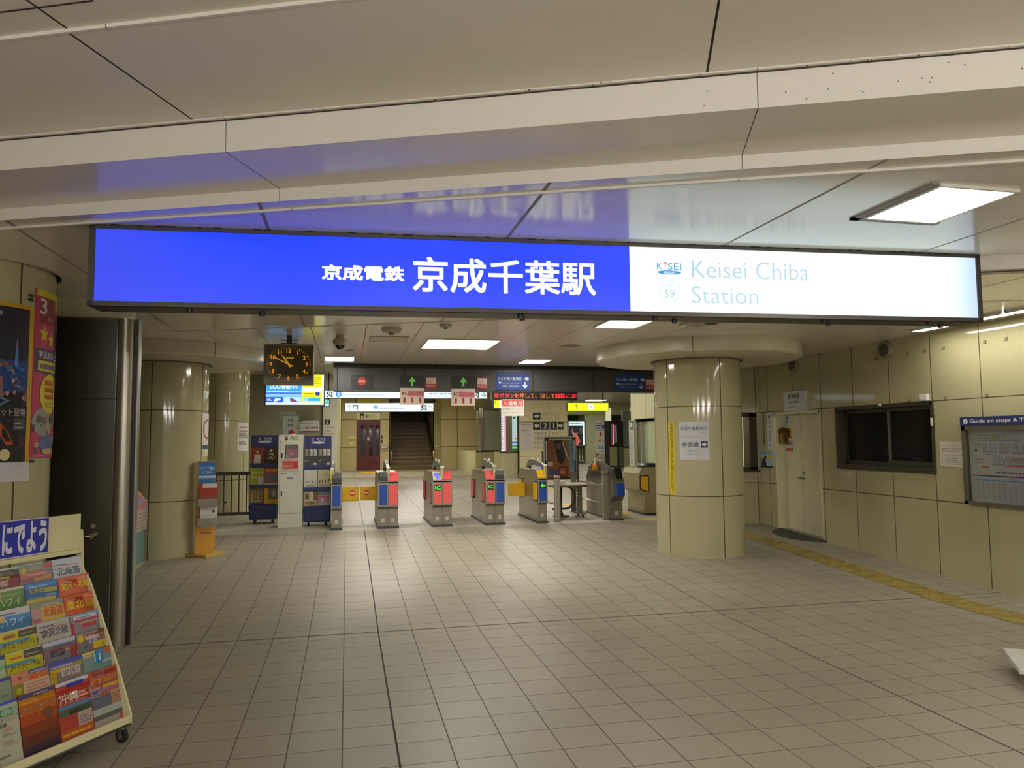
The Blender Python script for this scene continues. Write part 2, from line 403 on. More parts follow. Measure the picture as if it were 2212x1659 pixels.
# office front wall (faces the concourse) with its lit window, and office side wall
mb = MB()
W2_ = (6.25, 6.98, 1.15, 2.14)
mb.box(6.1, W2_[0], 11.8, 12.0, -.2, 3.3, wallx); mb.box(W2_[0], W2_[1], 11.8, 12.0, -.2, W2_[2], wallx)
mb.box(W2_[0], W2_[1], 11.8, 12.0, W2_[3], 3.3, wallx); mb.box(W2_[1], XR + T, 11.8, 12.0, -.2, 3.3, wallx)
struct(mb.build('wall_office_front'), 'cream panel wall of the station office facing the concourse')
wallside = seam_mat('wall_panel_side', '#c8c19c', [((0, 1, 0), .6, 14.6, .012)], dark='#6b6246', rough=.3)
mb = MB()
mb.box(6.1, 6.25, 12.0, 15.3, 2.13, 3.7, wallside); mb.box(6.1, 6.25, 12.0, 13.4, 0, 2.13, wallside); mb.box(6.1, 6.25, 13.4, 15.3, 0, .5, wallside)
mb.box(6.1, 6.25, 15.12, 15.3, .5, 2.13, STEEL); mb.box(6.1, 9.0, 15.3, 15.45, 0, 3.7, wallside)
mb.box(6.08, 6.26, 13.4, 15.12, 2.07, 2.13, STEEL_D)
struct(mb.build('wall_office_side'), 'side wall of the station office beside the manned gate')
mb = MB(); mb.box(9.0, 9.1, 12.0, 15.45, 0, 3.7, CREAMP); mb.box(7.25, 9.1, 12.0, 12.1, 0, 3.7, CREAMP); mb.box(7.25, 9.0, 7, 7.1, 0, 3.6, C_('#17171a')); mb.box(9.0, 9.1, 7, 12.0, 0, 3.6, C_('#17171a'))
mb.box(6.25, 9.0, 12, 15.3, 2.95, 3.0, CREAMP)
struct(mb.build('wall_office_back'), 'inner walls of the station office behind its windows')
# left wall parts and far walls
mb = MB(); mb.box(-6.6, -6.5, -8, 13, -.2, 3.4, CREAMP); mb.box(-6.6, -3.3, 13, 13.1, -.2, 3.7, wallx); mb.box(-3.5, -3.3, 13.1, 22.2, 0, 3.7, C_('#8a8468'))
struct(mb.build('wall_left'), 'left-hand cream wall of the concourse')
wfar = seam_mat('wall_panel_far', '#b3a578', [((1, 0, 0), 1.5, 4.95, .03), ((0, 0, 1), 1.24, 1.4, .03)], dark='#5f5434', rough=.3)
wpale = mat('wall_pale', '#cbc8b4', .5)
mb = MB()
mb.box(-3.5, -.67, 22.0, 22.2, 0, 3.7, C_('#8d866b')); mb.box(-.67, -.262, 21.9, 22.2, 0, 3.7, wpale)
mb.box(-.42, -.262, 22.2, 34, 0, 3.7, C_('#c9c285'))
struct(mb.build('wall_platform_left'), 'pale wall at the left beyond the ticket gates')
mb = MB()
mb.box(-.25, .42, 34, 34.3, .3, 3.7, wfar); mb.box(1.47, 1.9, 34, 34.3, .3, 3.7, wfar); mb.box(.42, 1.47, 34, 34.3, 2.98, 3.7, C_('#c8bb3e')); mb.box(3.87, 6.2, 34, 34.3, .3, 3.7, wfar); mb.box(1.9, 3.87, 33.98, 34.3, 3.1, 3.7, C_('#4a3d2c'))  # yellow above the lift: a light's reflected glow put into the colour
struct(mb.build('wall_back'), 'back wall with the lift and the stairs to the platforms')
mb = MB(); mb.box(4.95, 5.98, 29, 34, .3, 1.24, C_('#bdb78c')); mb.box(5.98, 6.1, 27, 34, .3, 3.7, C_('#b9b286')); mb.box(4.95, 6.1, 29.2, 29.4, 2.9, 3.7, C_('#a59c70'))
struct(mb.build('wall_bay_left'), 'low cream wall bay beneath steel framed panels')
mb = MB(); mb.box(-3.5, 20, 45, 45.2, 0, 3.8, C_('#8f9484')); mb.box(16.5, 16.6, -8, 46, -.2, 3.8, C_('#8f9484'))
mb.box(11.45, 12.4, 42, 42.2, .3, 1.5, C_('#b6b48c'))
struct(mb.build('wall_far'), 'far grey green wall of the inner hall')

# ---------------------------------------------------------------- pillars
def pillar(cx, cy, r, off, label, z0, zt=2.80, disc=1.42, tag_='a', drum_lab=None):
    root = thing('pillar', label, 'pillar', (cx, cy, 0)); root['kind'] = 'structure'
    m = seam_mat('pillar_panel_' + tag_, WALLC, [((0, 0, 1), 1.212, .938, .012)], dark='#4c4228', rough=.07, var=.03, ang=(0, 0, 72.0, off, 1.3))
    MB().lathe([(r, z0), (r, zt)], m, n=72).build('shaft', root)
    if disc:
        dm = seam_mat('pillar_drum_' + tag_, '#cfc9b2', [], rough=.3, ang=(0, 0, 90, off + 40, .35), dark='#5c5544')
        MB().lathe([(r, zt + .012), (disc - .02, zt + .012), (disc, zt + .032), (disc, 3.0), (0.05, 3.0)], dm, n=96).build('ceiling_drum', root)
        MB().lathe([(r + .035, zt + .013), (r + .035, zt - .004), (r - .02, zt - .004)], C_('#6a6250'), n=72).build('collar', root)
    return root
P1 = (4.882, 9.81); PR = .606
pillar(P1[0], P1[1], PR, -157.8, 'round cream tiled pillar with yellow sticker standing right of the gates', -.1, tag_='a')
C1 = (-2.80, 6.10); C1R = .64; pillar(C1[0], C1[1], C1R, -29.0, 'round cream pillar with travel posters behind the magazine rack', -.1, 3.0, 0, 'b')
MB().lathe([(C1R + .03, 2.985), (C1R + .03, 3.0), (C1R - .02, 3.0)], C_('#a59c88'), n=72).build('trim_2', None, (C1[0], C1[1], 0))['kind'] = 'structure'
C2 = (-2.487, 11.21); C2R = .57
pillar(C2[0], C2[1], C2R, -94.0, 'round cream pillar behind the yellow leaflet stand', -.1, tag_='c')
C3 = (-3.132 * .80, 20.777 * .80); pillar(C3[0], C3[1], .49, -104, 'dim round cream pillar behind the grey railing', -.1, 3.3, 0, 'd')

# ---------------------------------------------------------------- gate header, shutter rail, steel door
mb = MB()
hm = seam_mat('header_panel', '#454340', [((1, 0, 0), 1.11, .95, .012)], dark='#1d1b18', rough=.45, var=.05)
mb.box(-.226, 6.1, 12.6, 12.95, 2.548, 2.93, hm); mb.box(-.226, 6.1, 12.58, 12.95, 2.93, 3.0, C_('#1e1c1a'))
struct(mb.build('beam'), 'dark grey header beam over the ticket gates')
DX0, DX1, DY = -2.80, -1.965, 7.04
door = thing('door_1', 'dark steel service door between pillar and round steel post', 'door', (0, DY, 0)); door['kind'] = 'structure'
mb = MB(); mb.box(DX0, DX1, 0, .05, 0, 2.10, STEEL_D); mb.box(DX0, DX1, .005, .05, 2.108, 2.80, STEEL_D); mb.box(DX0, DX1, .02, .04, 2.10, 2.108, BLACK); mb.build('door_leaf', door)
mb = MB(); mb.box(DX0 - .3, DX1 + .12, -.02, .06, 2.80, 2.815, CHROME); mb.build('door_head', door)
mb = MB(); mb.lathe([(0, -.05), (.022, -.05), (.026, -.03), (.026, 0)], CHROME, (-2.10, 0, .94), 16, 'y'); mb.tube([(-2.10, -.045, .94), (-2.13, -.055, .94), (-2.20, -.055, .935)], [.011, .012, .009], CHROME); mb.build('door_handle', door)
mb = MB(); mb.lathe([(0, -.018), (.02, -.018), (.022, 0)], STEEL, (-2.10, 0, 1.02), 16, 'y'); mb.build('lock', door)
mb = MB(); mb.box(-6.5, DX0, DY + .06, DY + .2, -.2, 3.0, CREAMP); mb.box(DX0, -1.87, DY + .12, DY + .2, 2.80, 3.0, CREAMP)
struct(mb.build('wall_shutter'), 'cream wall above and beside the steel service door')
post = thing('shutter_post', 'round brushed steel shutter post left of the concourse entrance', 'post', (-1.885, 7.04, 0)); 
MB().lathe([(.069, 0), (.069, 2.80)], STEEL, n=40).build('tube', post)
mb = MB(); mb.box(.067, .095, -.02, .06, 0, 2.8, BLACK); mb.box(.095, .106, .0, .07, 0, 2.8, STEEL); mb.build('guide_channel', post)
mb = MB(); mb.lathe([(.08, 2.785), (.08, 2.80), (0, 2.80)], STEEL, n=40); mb.build('cap', post)
mb = MB()
def wbox(v0, v1, w0, w1, z0, z1, m):
    p = [vw(v0, w0), vw(v1, w0), vw(v1, w1), vw(v0, w1)]
    mb.add([(x, y, z0) for x, y in p] + [(x, y, z1) for x, y in p], [(0, 1, 2, 3), (4, 5, 6, 7), (0, 1, 5, 4), (1, 2, 6, 5), (2, 3, 7, 6), (3, 0, 4, 7)], m)
va = -1.885 * DU[0] + 7.04 * DU[1]
wbox(va - .02, 5.0, 5.74, 5.80, 2.90, 3.0, STEEL); wbox(va - .02, 5.0, 5.86, 5.92, 2.90, 3.0, STEEL); wbox(va - .02, 5.0, 5.80, 5.86, 2.95, 3.0, BLACK)
struct(mb.build('trim_1'), 'dark shutter guide rail running across the ceiling behind the sign')

# ================================================================== LAMPS
def ceiling_lamp(x0, x1, y0, y1, z, label, group=None, m=LAMPM, hang=False, fr=.018):
    root = thing('ceiling_light', label, 'ceiling light', ((x0 + x1) / 2, (y0 + y1) / 2, z), 0, group)
    w, d = (x1 - x0) / 2, (y1 - y0) / 2
    MB().box(-w, w, -d, d, -.012, .004, m).build('diffuser', root)
    mb = MB()
    for a in ((-w - fr, -w, -d - fr, d + fr), (w, w + fr, -d - fr, d + fr), (-w, w, -d - fr, -d), (-w, w, d, d + fr)):
        mb.box(*a, -.016, .002, WHITE)
    if hang:                                          # the open, hinged frame of the nearest lamp
        mb.box(-w - .07, -w - fr, -d - .02, d + .07, -.010, .002, C_('#8f8a82')); mb.box(-w - .07, w + .06, d + fr, d + .07, -.010, .002, C_('#8f8a82'))
    mb.build('frame', root)
    return root
ceiling_lamp(2.935, 3.385, 3.14, 3.685, Z2, 'square ceiling light with open frame in front of the white half of the sign', hang=True)
ceiling_lamp(1.0, 1.91, 9.32, 10.24, Z2, 'largest square ceiling light, over the hall before the gates')
ceiling_lamp(-.335, .095, 11.5, 12.09, Z2, 'small ceiling light close to the monitor and the no-entry header panel')
ceiling_lamp(2.79, 3.20, 11.5, 12.06, Z2, 'small ceiling light above the red dot-matrix message display')
ceiling_lamp(2.75, 3.21, 7.42, 8.0, Z2, 'ceiling light half hidden behind the lower edge of the station sign')
for i, (y0, lab) in enumerate(((6.36, 'long slim lamp along the right wall nearest the round speakers'), (5.04, 'long slim lamp along the right wall beside the end of the sign'), (3.72, 'long slim lamp along the right wall nearest the camera'))):
    root = thing('wall_washer_lamp', lab, 'lamp', (6.66, y0 + .62, Z2), 0, 'slim lamps along the right wall')
    MB().box(-.06, .06, -.62, .62, -.03, .0, LAMPM).build('diffuser', root)
    mb = MB(); mb.box(-.075, -.06, -.64, .64, -.03, .0, WHITE); mb.box(.06, .075, -.64, .64, -.03, .0, WHITE); mb.box(-.075, .075, .62, .66, -.02, 0, WHITE); mb.box(-.03, .03, .66, .80, -.012, 0, WHITE); mb.build('frame', root)
for x, y in ((-2.4, -.7), (.2, -.7), (2.8, -.7), (5.4, -.7), (-1.0, -3.6), (2.0, -3.6), (5.0, -3.6)):  # unseen lamps added to light the beam faces and the near ceiling
    root = thing('added_tube_lamp', 'unseen tube lamp added behind the camera to light the beam faces', 'lamp', (x, y, Z0), 0, 'added unseen tube lamps')
    MB().box(-.62, .62, -.07, .07, -.70, -.60, LAMPE).build('tube_cover', root)
    mb = MB(); mb.box(-.66, .66, -.02, .02, -.60, -.585, WHITE); mb.box(-.66, -.62, -.08, .08, -.71, -.57, WHITE); mb.box(.62, .66, -.08, .08, -.71, -.57, WHITE); mb.build('housing', root)
    for q in (-.5, .5): MB().tube([(q, 0, -.59), (q, 0, .01)], .01, STEEL, 8).build('hanger', root)
for x, y in ((.6, 15.0), (4.0, 15.0), (.8, 19.5), (4.2, 19.5), (9.5, 19.5), (1.8, 24.5), (6.5, 23.0), (11.0, 26.0), (.6, 30.5), (3.0, 30.5), (8.5, 32.0), (12.0, 35.0)):
    ceiling_lamp(x - .45, x + .45, y - .35, y + .35, ZC, 'ceiling light in the inner hall behind the header beam', 'inner hall ceiling lights', LAMPF)
ceiling_lamp(6.9, 7.9, 12.8, 13.6, 2.95, 'ceiling light inside the station office', None, LAMPF)

# ================================================================== BIG STATION SIGN
SA = Vector((-1.473, 4.690, 0)); SANG = -3.416; SL_ = 5.835
sign = thing('station_sign', 'long illuminated blue and white station name sign hung under the ceiling', 'sign', tuple(SA), SANG)
SZ0, SZ1, SD = 2.520, 2.997, .225
FR = mat('sign_frame', '#4e4944', .42, .55)
mb = MB()
mb.box(0, SL_, .012, SD, SZ0 + .02, SZ1 - .012, FR)
mb.box(0, SL_, -.004, .02, SZ1 - .022, SZ1, FR); mb.box(0, SL_, -.004, .02, SZ0, SZ0 + .028, FR)
mb.box(0, .034, -.004, .02, SZ0, SZ1, FR); mb.box(SL_ - .032, SL_, -.004, .02, SZ0, SZ1, FR)
mb.box(0, SL_, 0, SD, SZ0, SZ0 + .022, FR)
mb.build('frame', sign)
def sign_emit(nm, c0, c1, s0, s1):                    # lit acrylic, a little dimmer toward the ends of its tubes
    m = bpy.data.materials.new(nm); m.use_nodes = True; nt = m.node_tree; N = nt.nodes; L = nt.links; b = N['Principled BSDF']
    b.inputs['Base Color'].default_value = (.02, .02, .02, 1); b.inputs['Roughness'].default_value = .25
    tc = N.new('ShaderNodeTexCoord'); sp = N.new('ShaderNodeSeparateXYZ'); L.new(tc.outputs['Object'], sp.inputs[0])
    nz = N.new('ShaderNodeTexNoise'); nz.inputs['Scale'].default_value = 1.6; L.new(tc.outputs['Object'], nz.inputs['Vector'])
    mr = N.new('ShaderNodeMapRange'); mr.inputs[1].default_value = s0; mr.inputs[2].default_value = s1; mr.interpolation_type = 'SMOOTHSTEP'
    L.new(sp.outputs[0], mr.inputs[0])
    mx = N.new('ShaderNodeMix'); mx.data_type = 'RGBA'; L.new(mr.outputs[0], mx.inputs[0]); mx.inputs[6].default_value = c0; mx.inputs[7].default_value = c1
    L.new(mx.outputs[2], b.inputs['Emission Color']); b.inputs['Emission Strength'].default_value = 1.0
    return m
E_BLUE = sign_emit('sign_blue', (.030, .060, .76, 1), (.0036, .042, .86, 1), .02, .75)
E_WHITE = sign_emit('sign_white', (.86, 1.06, 1.10, 1), (.52, .66, .9, 1), 5.55, 5.82)
E_LET = mat('sign_letter_white', (1.05, 1.1, 1.1), emit=1)
E_LB = mat('sign_letter_pale_blue', '#b4d8e6', emit=.82); E_LB2 = mat('sign_letter_blue', '#3f9ad8', emit=.85); E_RED = mat('sign_letter_red', '#e8424c', emit=1)
BX = 3.268
mb = MB(); P = Panel(mb, flat(0, .006), .0015)
P.rect(.034, BX, SZ0 + .028, SZ1 - .022, E_BLUE, 0)
P.text('京成電鉄', 1.32 + .003, 2.708, .089, E_LET, 2, .49, .034)
P.text('京成千葉駅', 1.872, 2.648, .214, E_LET, 2, 1.163, .017)
mb.build('blue_panel', sign)
mb = MB(); P = Panel(mb, flat(0, .006), .0015)
P.rect(BX, SL_ - .032, SZ0 + .028, SZ1 - .022, E_WHITE, 0)
P.text('Keisei Chiba', 3.693, 2.780, .118, E_LB, 2, .832, -.008)
P.text('Station', 3.687, 2.611, .112, E_LB, 2, .468, -.008)
P.text('K', 3.453, 2.828, .045, E_LB2, 2, .036); P.text('SEI', 3.527, 2.828, .045, E_LB2, 2, .092)
P.poly([(3.502, 2.879), (3.521, 2.879), (3.511, 2.848)], E_RED, 2)
P.disc(3.536, 2.810, .083, E_LB2, 2, .0135); P.text('GROUP', 3.5, 2.803, .013, E_LET, 3, .072, .01)
P.ring(3.536, 2.685, .074, .003, E_LB, 2); P.text('KS', 3.536, 2.713, .026, E_LB, 2, align='c'); P.text('59', 3.536, 2.642, .052, E_LB, 2, align='c')
mb.build('white_panel', sign)
for i, x in enumerate((.55, .95, 2.55, 2.58, 3.45, 3.62, 4.65, 4.75, 5.45, 5.62)):
    MB().lathe([(0, -.022), (.017, -.022), (.02, 0)], BLACK, (x, (.05, .15)[i % 2], SZ0), 12).build('bolt', sign)
mb = MB()
mb.box(-.02, SL_ + .08, .05, .20, SZ1 - .008, 3.0, BLACK)
r_ = random.Random(5)
for i in range(60):
    x = r_.uniform(.1, 5.6); mb.box(x, x + r_.uniform(.01, .05), -.012, .05, SZ1 - .002, SZ1 + r_.uniform(.002, .006), C_('#1b1917'))
mb.box(SL_, SL_ + .03, .03, .16, SZ1 - .10, SZ1, FR)
mb.build('mounting_rail', sign)

# ================================================================== CLOCK
clk = thing('hanging_clock', 'square black clock with amber numerals hung before the monitor', 'clock', (-.682, 9.2, 2.392), 0)
mb = MB(); mb.box(-.288, .288, 0, .13, 0, .49, C_('#8c867c'), .012); mb.build('case', clk)
AMB = mat('clock_amber', '#e08a10', emit=.9); AMB2 = mat('clock_amber_hand', '#c08a20', emit=.7)
mb = MB(); P = Panel(mb, flat(0, -.001, .245), .0015)
P.rect(-.274, .274, -.222, .222, mat('clock_dial', '#4e490f', .2), 1)
for h in range(12):
    a = math.radians(30 * h); s_ = str(h or 12)
    P.text(s_, .205 * math.sin(a), .163 * math.cos(a) - .023, .046, AMB, 2, None, .012, 'c')
    P.disc(.247 * math.sin(a), .2 * math.cos(a), .0065, AMB, 2, n=10)
for k in range(60):
    if k % 5:
        a = math.radians(6 * k); x, y = math.sin(a), math.cos(a)
        P.poly([(.24 * x + .0012 * y, .195 * y - .0012 * x), (.254 * x + .0012 * y, .207 * y - .0012 * x), (.254 * x - .0012 * y, .207 * y + .0012 * x), (.24 * x - .0012 * y, .195 * y + .0012 * x)], AMB, 2)
P.text('Keisei', -.06, .068, .022, AMB, 2, .115, .008)
mb.build('dial', clk)
def hand(nm, deg, ln, tail, w):
    mb = MB(); P = Panel(mb, flat(0, -.001, .245), .0015); c, q = math.sin(math.radians(deg)), math.cos(math.radians(deg))
    P.poly([(-tail * c + w * q, -tail * q - w * c), (ln * c + w * .7 * q, ln * q - w * .7 * c), (ln * c - w * .7 * q, ln * q + w * .7 * c), (-tail * c - w * q, -tail * q + w * c)], AMB2, 4); mb.build(nm, clk)
hand('hour_hand', 325, .125, .04, .011); hand('minute_hand', 297, .185, .05, .008)
mb = MB(); mb.box(-.03, .03, .03, .09, .49, .600, BLACK); mb.box(-.09, .09, .02, .10, .49, .505, BLACK); mb.tube([(-.12, .06, .545), (.0, .06, .54), (.1, .06, .548)], .006, BLACK, 6); mb.build('ceiling_bracket', clk)
# ================================================================== MONITOR
tv = thing('information_monitor', 'wide information monitor behind and below the hanging clock', 'monitor', (-.724, 11.0, 2.222), 0)
mb = MB(); mb.box(-.412, .412, .012, .09, 0, .468, BLACK, .006); mb.box(-.03, .03, .04, .08, .46, .775, DKGREY); mb.build('housing', tv)
e = lambda h, s=1.0: mat('scr_' + h.strip('#'), h, emit=s)
mb = MB(); P = Panel(mb, flat(0, .010, 0), .0015)
P.rect(-.398, .398, .016, .452, e('#dfe8f5'), 1)
P.rect(-.398, .09, .05, .452, e('#3aa6ee'), 2); P.rect(-.398, .09, .13, .21, e('#8cc6f2'), 3); P.rect(-.398, .09, .17, .19, e('#3d72c8'), 4)
P.text('LCC増便中!', -.34, .245, .062, e('#ffffff'), 5, .37, .02); P.dashes(-.36, -.08, .205, .222, 1, e('#ffffff'), 5)
P.rect(-.398, -.165, .05, .125, e('#1c5fc4'), 5); P.poly([(-.29, .058), (-.19, .085), (-.2, .105), (-.27, .11)], e('#ffffff'), 6); P.dashes(-.38, -.31, .075, .11, 2, e('#ffffff'), 6)
P.rect(-.155, .085, .05, .125, e('#bfe2f6'), 5); P.poly([(-.06, .058), (.05, .05), (.0, .09), (-.07, .12)], e('#3a4a8a'), 6); P.poly([(-.05, .06), (.06, .05), (-.04, .08)], e('#c83a4a'), 7)
P.rect(.10, .37, .05, .452, e('#f2ea18'), 2); P.rect(.10, .37, .205, .265, e('#eef3f6'), 3); P.rect(.12, .35, .07, .115, e('#28b4e0'), 3); P.rect(.13, .18, .07, .115, e('#8fd8f0'), 4)
P.rect(.12, .25, .165, .178, e('#33412a'), 3); P.disc(.31, .175, .034, e('#1c46c8'), 3, .03); P.dashes(.26, .36, .32, .43, 4, e('#9a8f10'), 3); P.dashes(.13, .3, .135, .155, 1, e('#9a8f10'), 3)
P.dashes(-.38, .36, .025, .04, 1, e('#8aa0c0'), 3)
mb.build('screen', tv)

# ================================================================== SIGNS ON THE HEADER
HY = 12.6
def onheader(nm, lab, cat, x, z, draw, group=None, th=.012, w=.1, h=.1, base='#2b2a27'):
    mb = MB(); P = Panel(mb, flat(), .0015); P.slab(-w / 2, w / 2, 0, h, -.0, th, C_(base))
    P.f = flat(0, -th, 0); draw(P)
    return tag(mb.build(nm, None, (x, HY, z)), lab, cat, group)
GRN = mat('sign_green', '#5fae3c', emit=.62); REDS = mat('sign_red', '#b02a28', emit=.45)
def d_noentry(P): P.disc(.0, .13, .068, C_('#b52d2a'), 1); P.rect(-.052, .052, .118, .142, C_('#d9a99e'), 2)
onheader('no_entry_sign', 'dark panel with red no-entry disc on the header beam', 'sign', .238, 2.575, d_noentry, w=.36, h=.24)
def d_green(P): P.arrow(0, .135, .155, GRN, 0, 2, .22, .82, .55)
onheader('green_arrow_sign', 'green up arrow panel on the header, next to the no-entry panel', 'sign', 1.07, 2.575, d_green, 'green arrow panels', w=.40, h=.235)
onheader('green_arrow_sign', 'green up arrow panel on the header, next to the blue ticket sign', 'sign', 1.94, 2.575, d_green, 'green arrow panels', w=.40, h=.235)
def d_pas(P):
    P.rect(-.095, .095, .0, .075, C_('#a8262c'), 1); P.rect(-.083, .083, .075, .178, C_('#d8c4b8'), 1); P.rect(-.095, .095, .178, .195, C_('#8c3c40'), 1)
    P.text('PASMO', 0, .02, .034, C_('#e8b8b4'), 2, .165, .01, 'c'); P.dashes(-.07, .03, .09, .15, 2, C_('#a86a66'), 2)
onheader('card_logo_sign', 'red and white card sign on the header right of the first green arrow', 'sign', 1.39, 2.594, d_pas, 'red and white card signs', w=.2, h=.2, base='#6a2226')
onheader('card_logo_sign', 'red and white card sign on the header between second green arrow and blue sign', 'sign', 2.268, 2.594, d_pas, 'red and white card signs', w=.19, h=.2, base='#6a2226')
onheader('card_logo_sign', 'red and white card sign on the header partly hidden by the round pillar', 'sign', 5.355, 2.594, d_pas, 'red and white card signs', w=.19, h=.2, base='#6a2226')
def d_blue(P):
    P.rect(-.29, .29, 0, .297, C_('#1c3f86'), 1); P.text('うらが黒い乗車券', -.265, .165, .058, C_('#c8d4e6'), 2, .42, .004)
    P.rect(-.25, -.21, .11, .14, C_('#dfe4ea'), 2); P.dashes(-.2, .14, .112, .138, 1, C_('#9fb2cf'), 2); P.text('Tickets', -.205, .055, .034, C_('#c8d4e6'), 2, .11); P.dashes(-.06, .11, .06, .09, 1, C_('#9fb2cf'), 2)
    P.thin_arrow(.215, .085, .11, C_('#d2dcea'), 180, 2, .17); P.poly([(.2, .195), (.24, .225), (.28, .215), (.285, .18), (.24, .165)], C_('#d8dde4'), 2)
onheader('ticket_sign', 'blue ticket sign on the header above the dot-matrix display', 'sign', 2.808, 2.575, d_blue, 'blue ticket signs', w=.585, h=.3, base='#1c3f86')
onheader('ticket_sign', 'blue ticket sign on the header beside the round pillar', 'sign', 4.963, 2.575, d_blue, 'blue ticket signs', w=.585, h=.3, base='#1c3f86')
def d_ic(P):
    P.text('I', -.165, .165, .052, C_('#7a5a34'), 2, .014, .03); P.text('C', -.135, .165, .052, C_('#b8343a'), 2, .05, .03); P.rect(-.075, .19, .14, .232, C_('#cf7580'), 2); P.text('ICカード専用', -.06, .165, .04, C_('#a23a44'), 3, .235, .01)
    for x in (-.13, 0, .13): P.arrow(x, .075, .1, C_('#b03238'), 180, 2, .38, .62, .35)
def hangpaper(nm, lab, x, z, w, h, draw, group=None, y=12.585, base='#cdbfb2'):
    mb = MB(); P = Panel(mb, flat(), .0015); P.slab(-w / 2, w / 2, 0, h, 0, .006, C_(base)); P.f = flat(0, -.006, 0); draw(P)
    return tag(mb.build(nm, None, (x, y, z)), lab, 'notice', group)
hangpaper('ic_card_notice', 'white paper with red arrows hanging under the green arrow next to the no-entry panel', 1.071, 2.315, .405, .285, d_ic, 'white papers with red arrows', base='#d6c8ba')
hangpaper('ic_card_notice', 'white paper with red arrows hanging under the green arrow next to the blue sign', 1.937, 2.305, .41, .29, d_ic, 'white papers with red arrows', base='#d6c8ba')
def d_ent(P):
    P.rect(-.185, .185, .165, .27, C_('#c83a38'), 1); P.text('入場専用', 0, .182, .072, C_('#efe4de'), 2, .34, .012, 'c')
    P.text('お客様はこちらから', 0, .105, .03, C_('#4a4642'), 2, .36, 0, 'c'); P.text('お入りください', 0, .045, .03, C_('#4a4642'), 2, .34, 0, 'c')
hangpaper('entrance_only_notice', 'white and red paper notice hanging below the dot-matrix display', 2.792, 2.124, .40, .285, d_ent, y=12.56, base='#d8d4cc')
# dot-matrix display
led = thing('message_display', 'black dot-matrix display with red and orange moving text under the header', 'display', (2.45, 12.585, 2.398), 0)
mb = MB(); mb.box(0, 1.525, 0, .12, 0, .152, BLACK); mb.box(-.03, 0, .02, .11, .0, .152, C_('#7a7768')); mb.build('housing', led)
LR = mat('led_red', (1.0, .02, .03), emit=1.1); LO = mat('led_orange', (1.0, .17, .015), emit=1.0)
mb = MB(); P = Panel(mb, flat(0, -.001, 0), .002); P.rect(.01, 1.515, .01, .142, mat('led_backing', '#0d0505', .6), 1)
P.text('常ボタン', .025, .033, .086, LR, 2, .355, .012); P.text('を押して、決して', .385, .033, .088, LO, 2, .725, .01); P.text('線路には!', 1.115, .033, .088, LR, 2, .385, .012)
mb.build('led_panel', led)
# long white direction signs beyond the header
def hung_sign(nm, lab, x0, x1, y, z0, z1, faceM, draw, th=.12, bar=True, fr='#3a3c3c', ceil=3.6):
    t = thing(nm, lab, 'sign', (x0, y, z0), 0); w, h = x1 - x0, z1 - z0
    mb = MB(); mb.box(0, w, .006, th, 0, h, C_(fr), .01); mb.build('housing', t)
    mb = MB(); P = Panel(mb, flat(0, .0, 0), .003); P.rect(.015, w - .015, .012, h - .012, faceM, 0); draw(P, w, h); mb.build('lit_panel', t)
    if bar:
        for x in (w * .12, w * .88): MB().tube([(x, th / 2, h), (x, th / 2, ceil - z0)], .02, DKGREY, 8).build('hanger', t)
    return t
SW = mat('lit_white_panel', (.86, 1.05, 1.1), emit=1.0); SY = mat('lit_yellow_panel', (.92, .92, .012), emit=1.05)
I_ = lambda h: mat('lit_' + h.strip('#'), h, emit=1.0)
def stairs_icon(P, u, v, s):
    P.rect(u, u + s, v, v + s, I_('#20302e'), 1)
    P.poly([(u + .08 * s, v + .55 * s), (u + .3 * s, v + .35 * s), (u + .6 * s, v + .2 * s), (u + .75 * s, v + .02 * s), (u + .35 * s, v + .02 * s), (u + .1 * s, v + .3 * s)], I_('#e8f4f6'), 2)
    P.disc(u + .38 * s, v + .82 * s, .09 * s, I_('#e8f4f6'), 2, n=10); P.disc(u + .7 * s, v + .72 * s, .09 * s, I_('#e8f4f6'), 2, n=10)
    P.poly([(u + .3 * s, v + .72 * s), (u + .46 * s, v + .72 * s), (u + .44 * s, v + .42 * s), (u + .32 * s, v + .45 * s)], I_('#e8f4f6'), 2); P.poly([(u + .62 * s, v + .62 * s), (u + .78 * s, v + .62 * s), (u + .76 * s, v + .3 * s), (u + .64 * s, v + .3 * s)], I_('#e8f4f6'), 2)
def lift_icon(P, u, v, s, flip=False):
    P.rect(u, u + s, v, v + s, I_('#3c4446'), 1); P.rect(u + .13 * s, u + .87 * s, v + .0 * s, v + .62 * s, I_('#eef6f8'), 2)
    for k in (.3, .5, .7): P.disc(u + k * s, v + .82 * s, .07 * s, I_('#eef6f8'), 2, n=8); P.poly([(u + (k - .07) * s, v + .75 * s), (u + (k + .07) * s, v + .75 * s), (u + (k + .07) * s, v + .6 * s), (u + (k - .07) * s, v + .6 * s)], I_('#eef6f8'), 2)
    P.rect(u + .35 * s, u + .65 * s, v + .3 * s, v + .36 * s, I_('#3c4446'), 3)
def num2(P, u, v, r, c='#3c86d8', n='2'): P.disc(u, v, r, I_(c), 1); P.text(n, u, v - .55 * r, 1.1 * r, I_('#ffffff'), 2, None, .02, 'c')
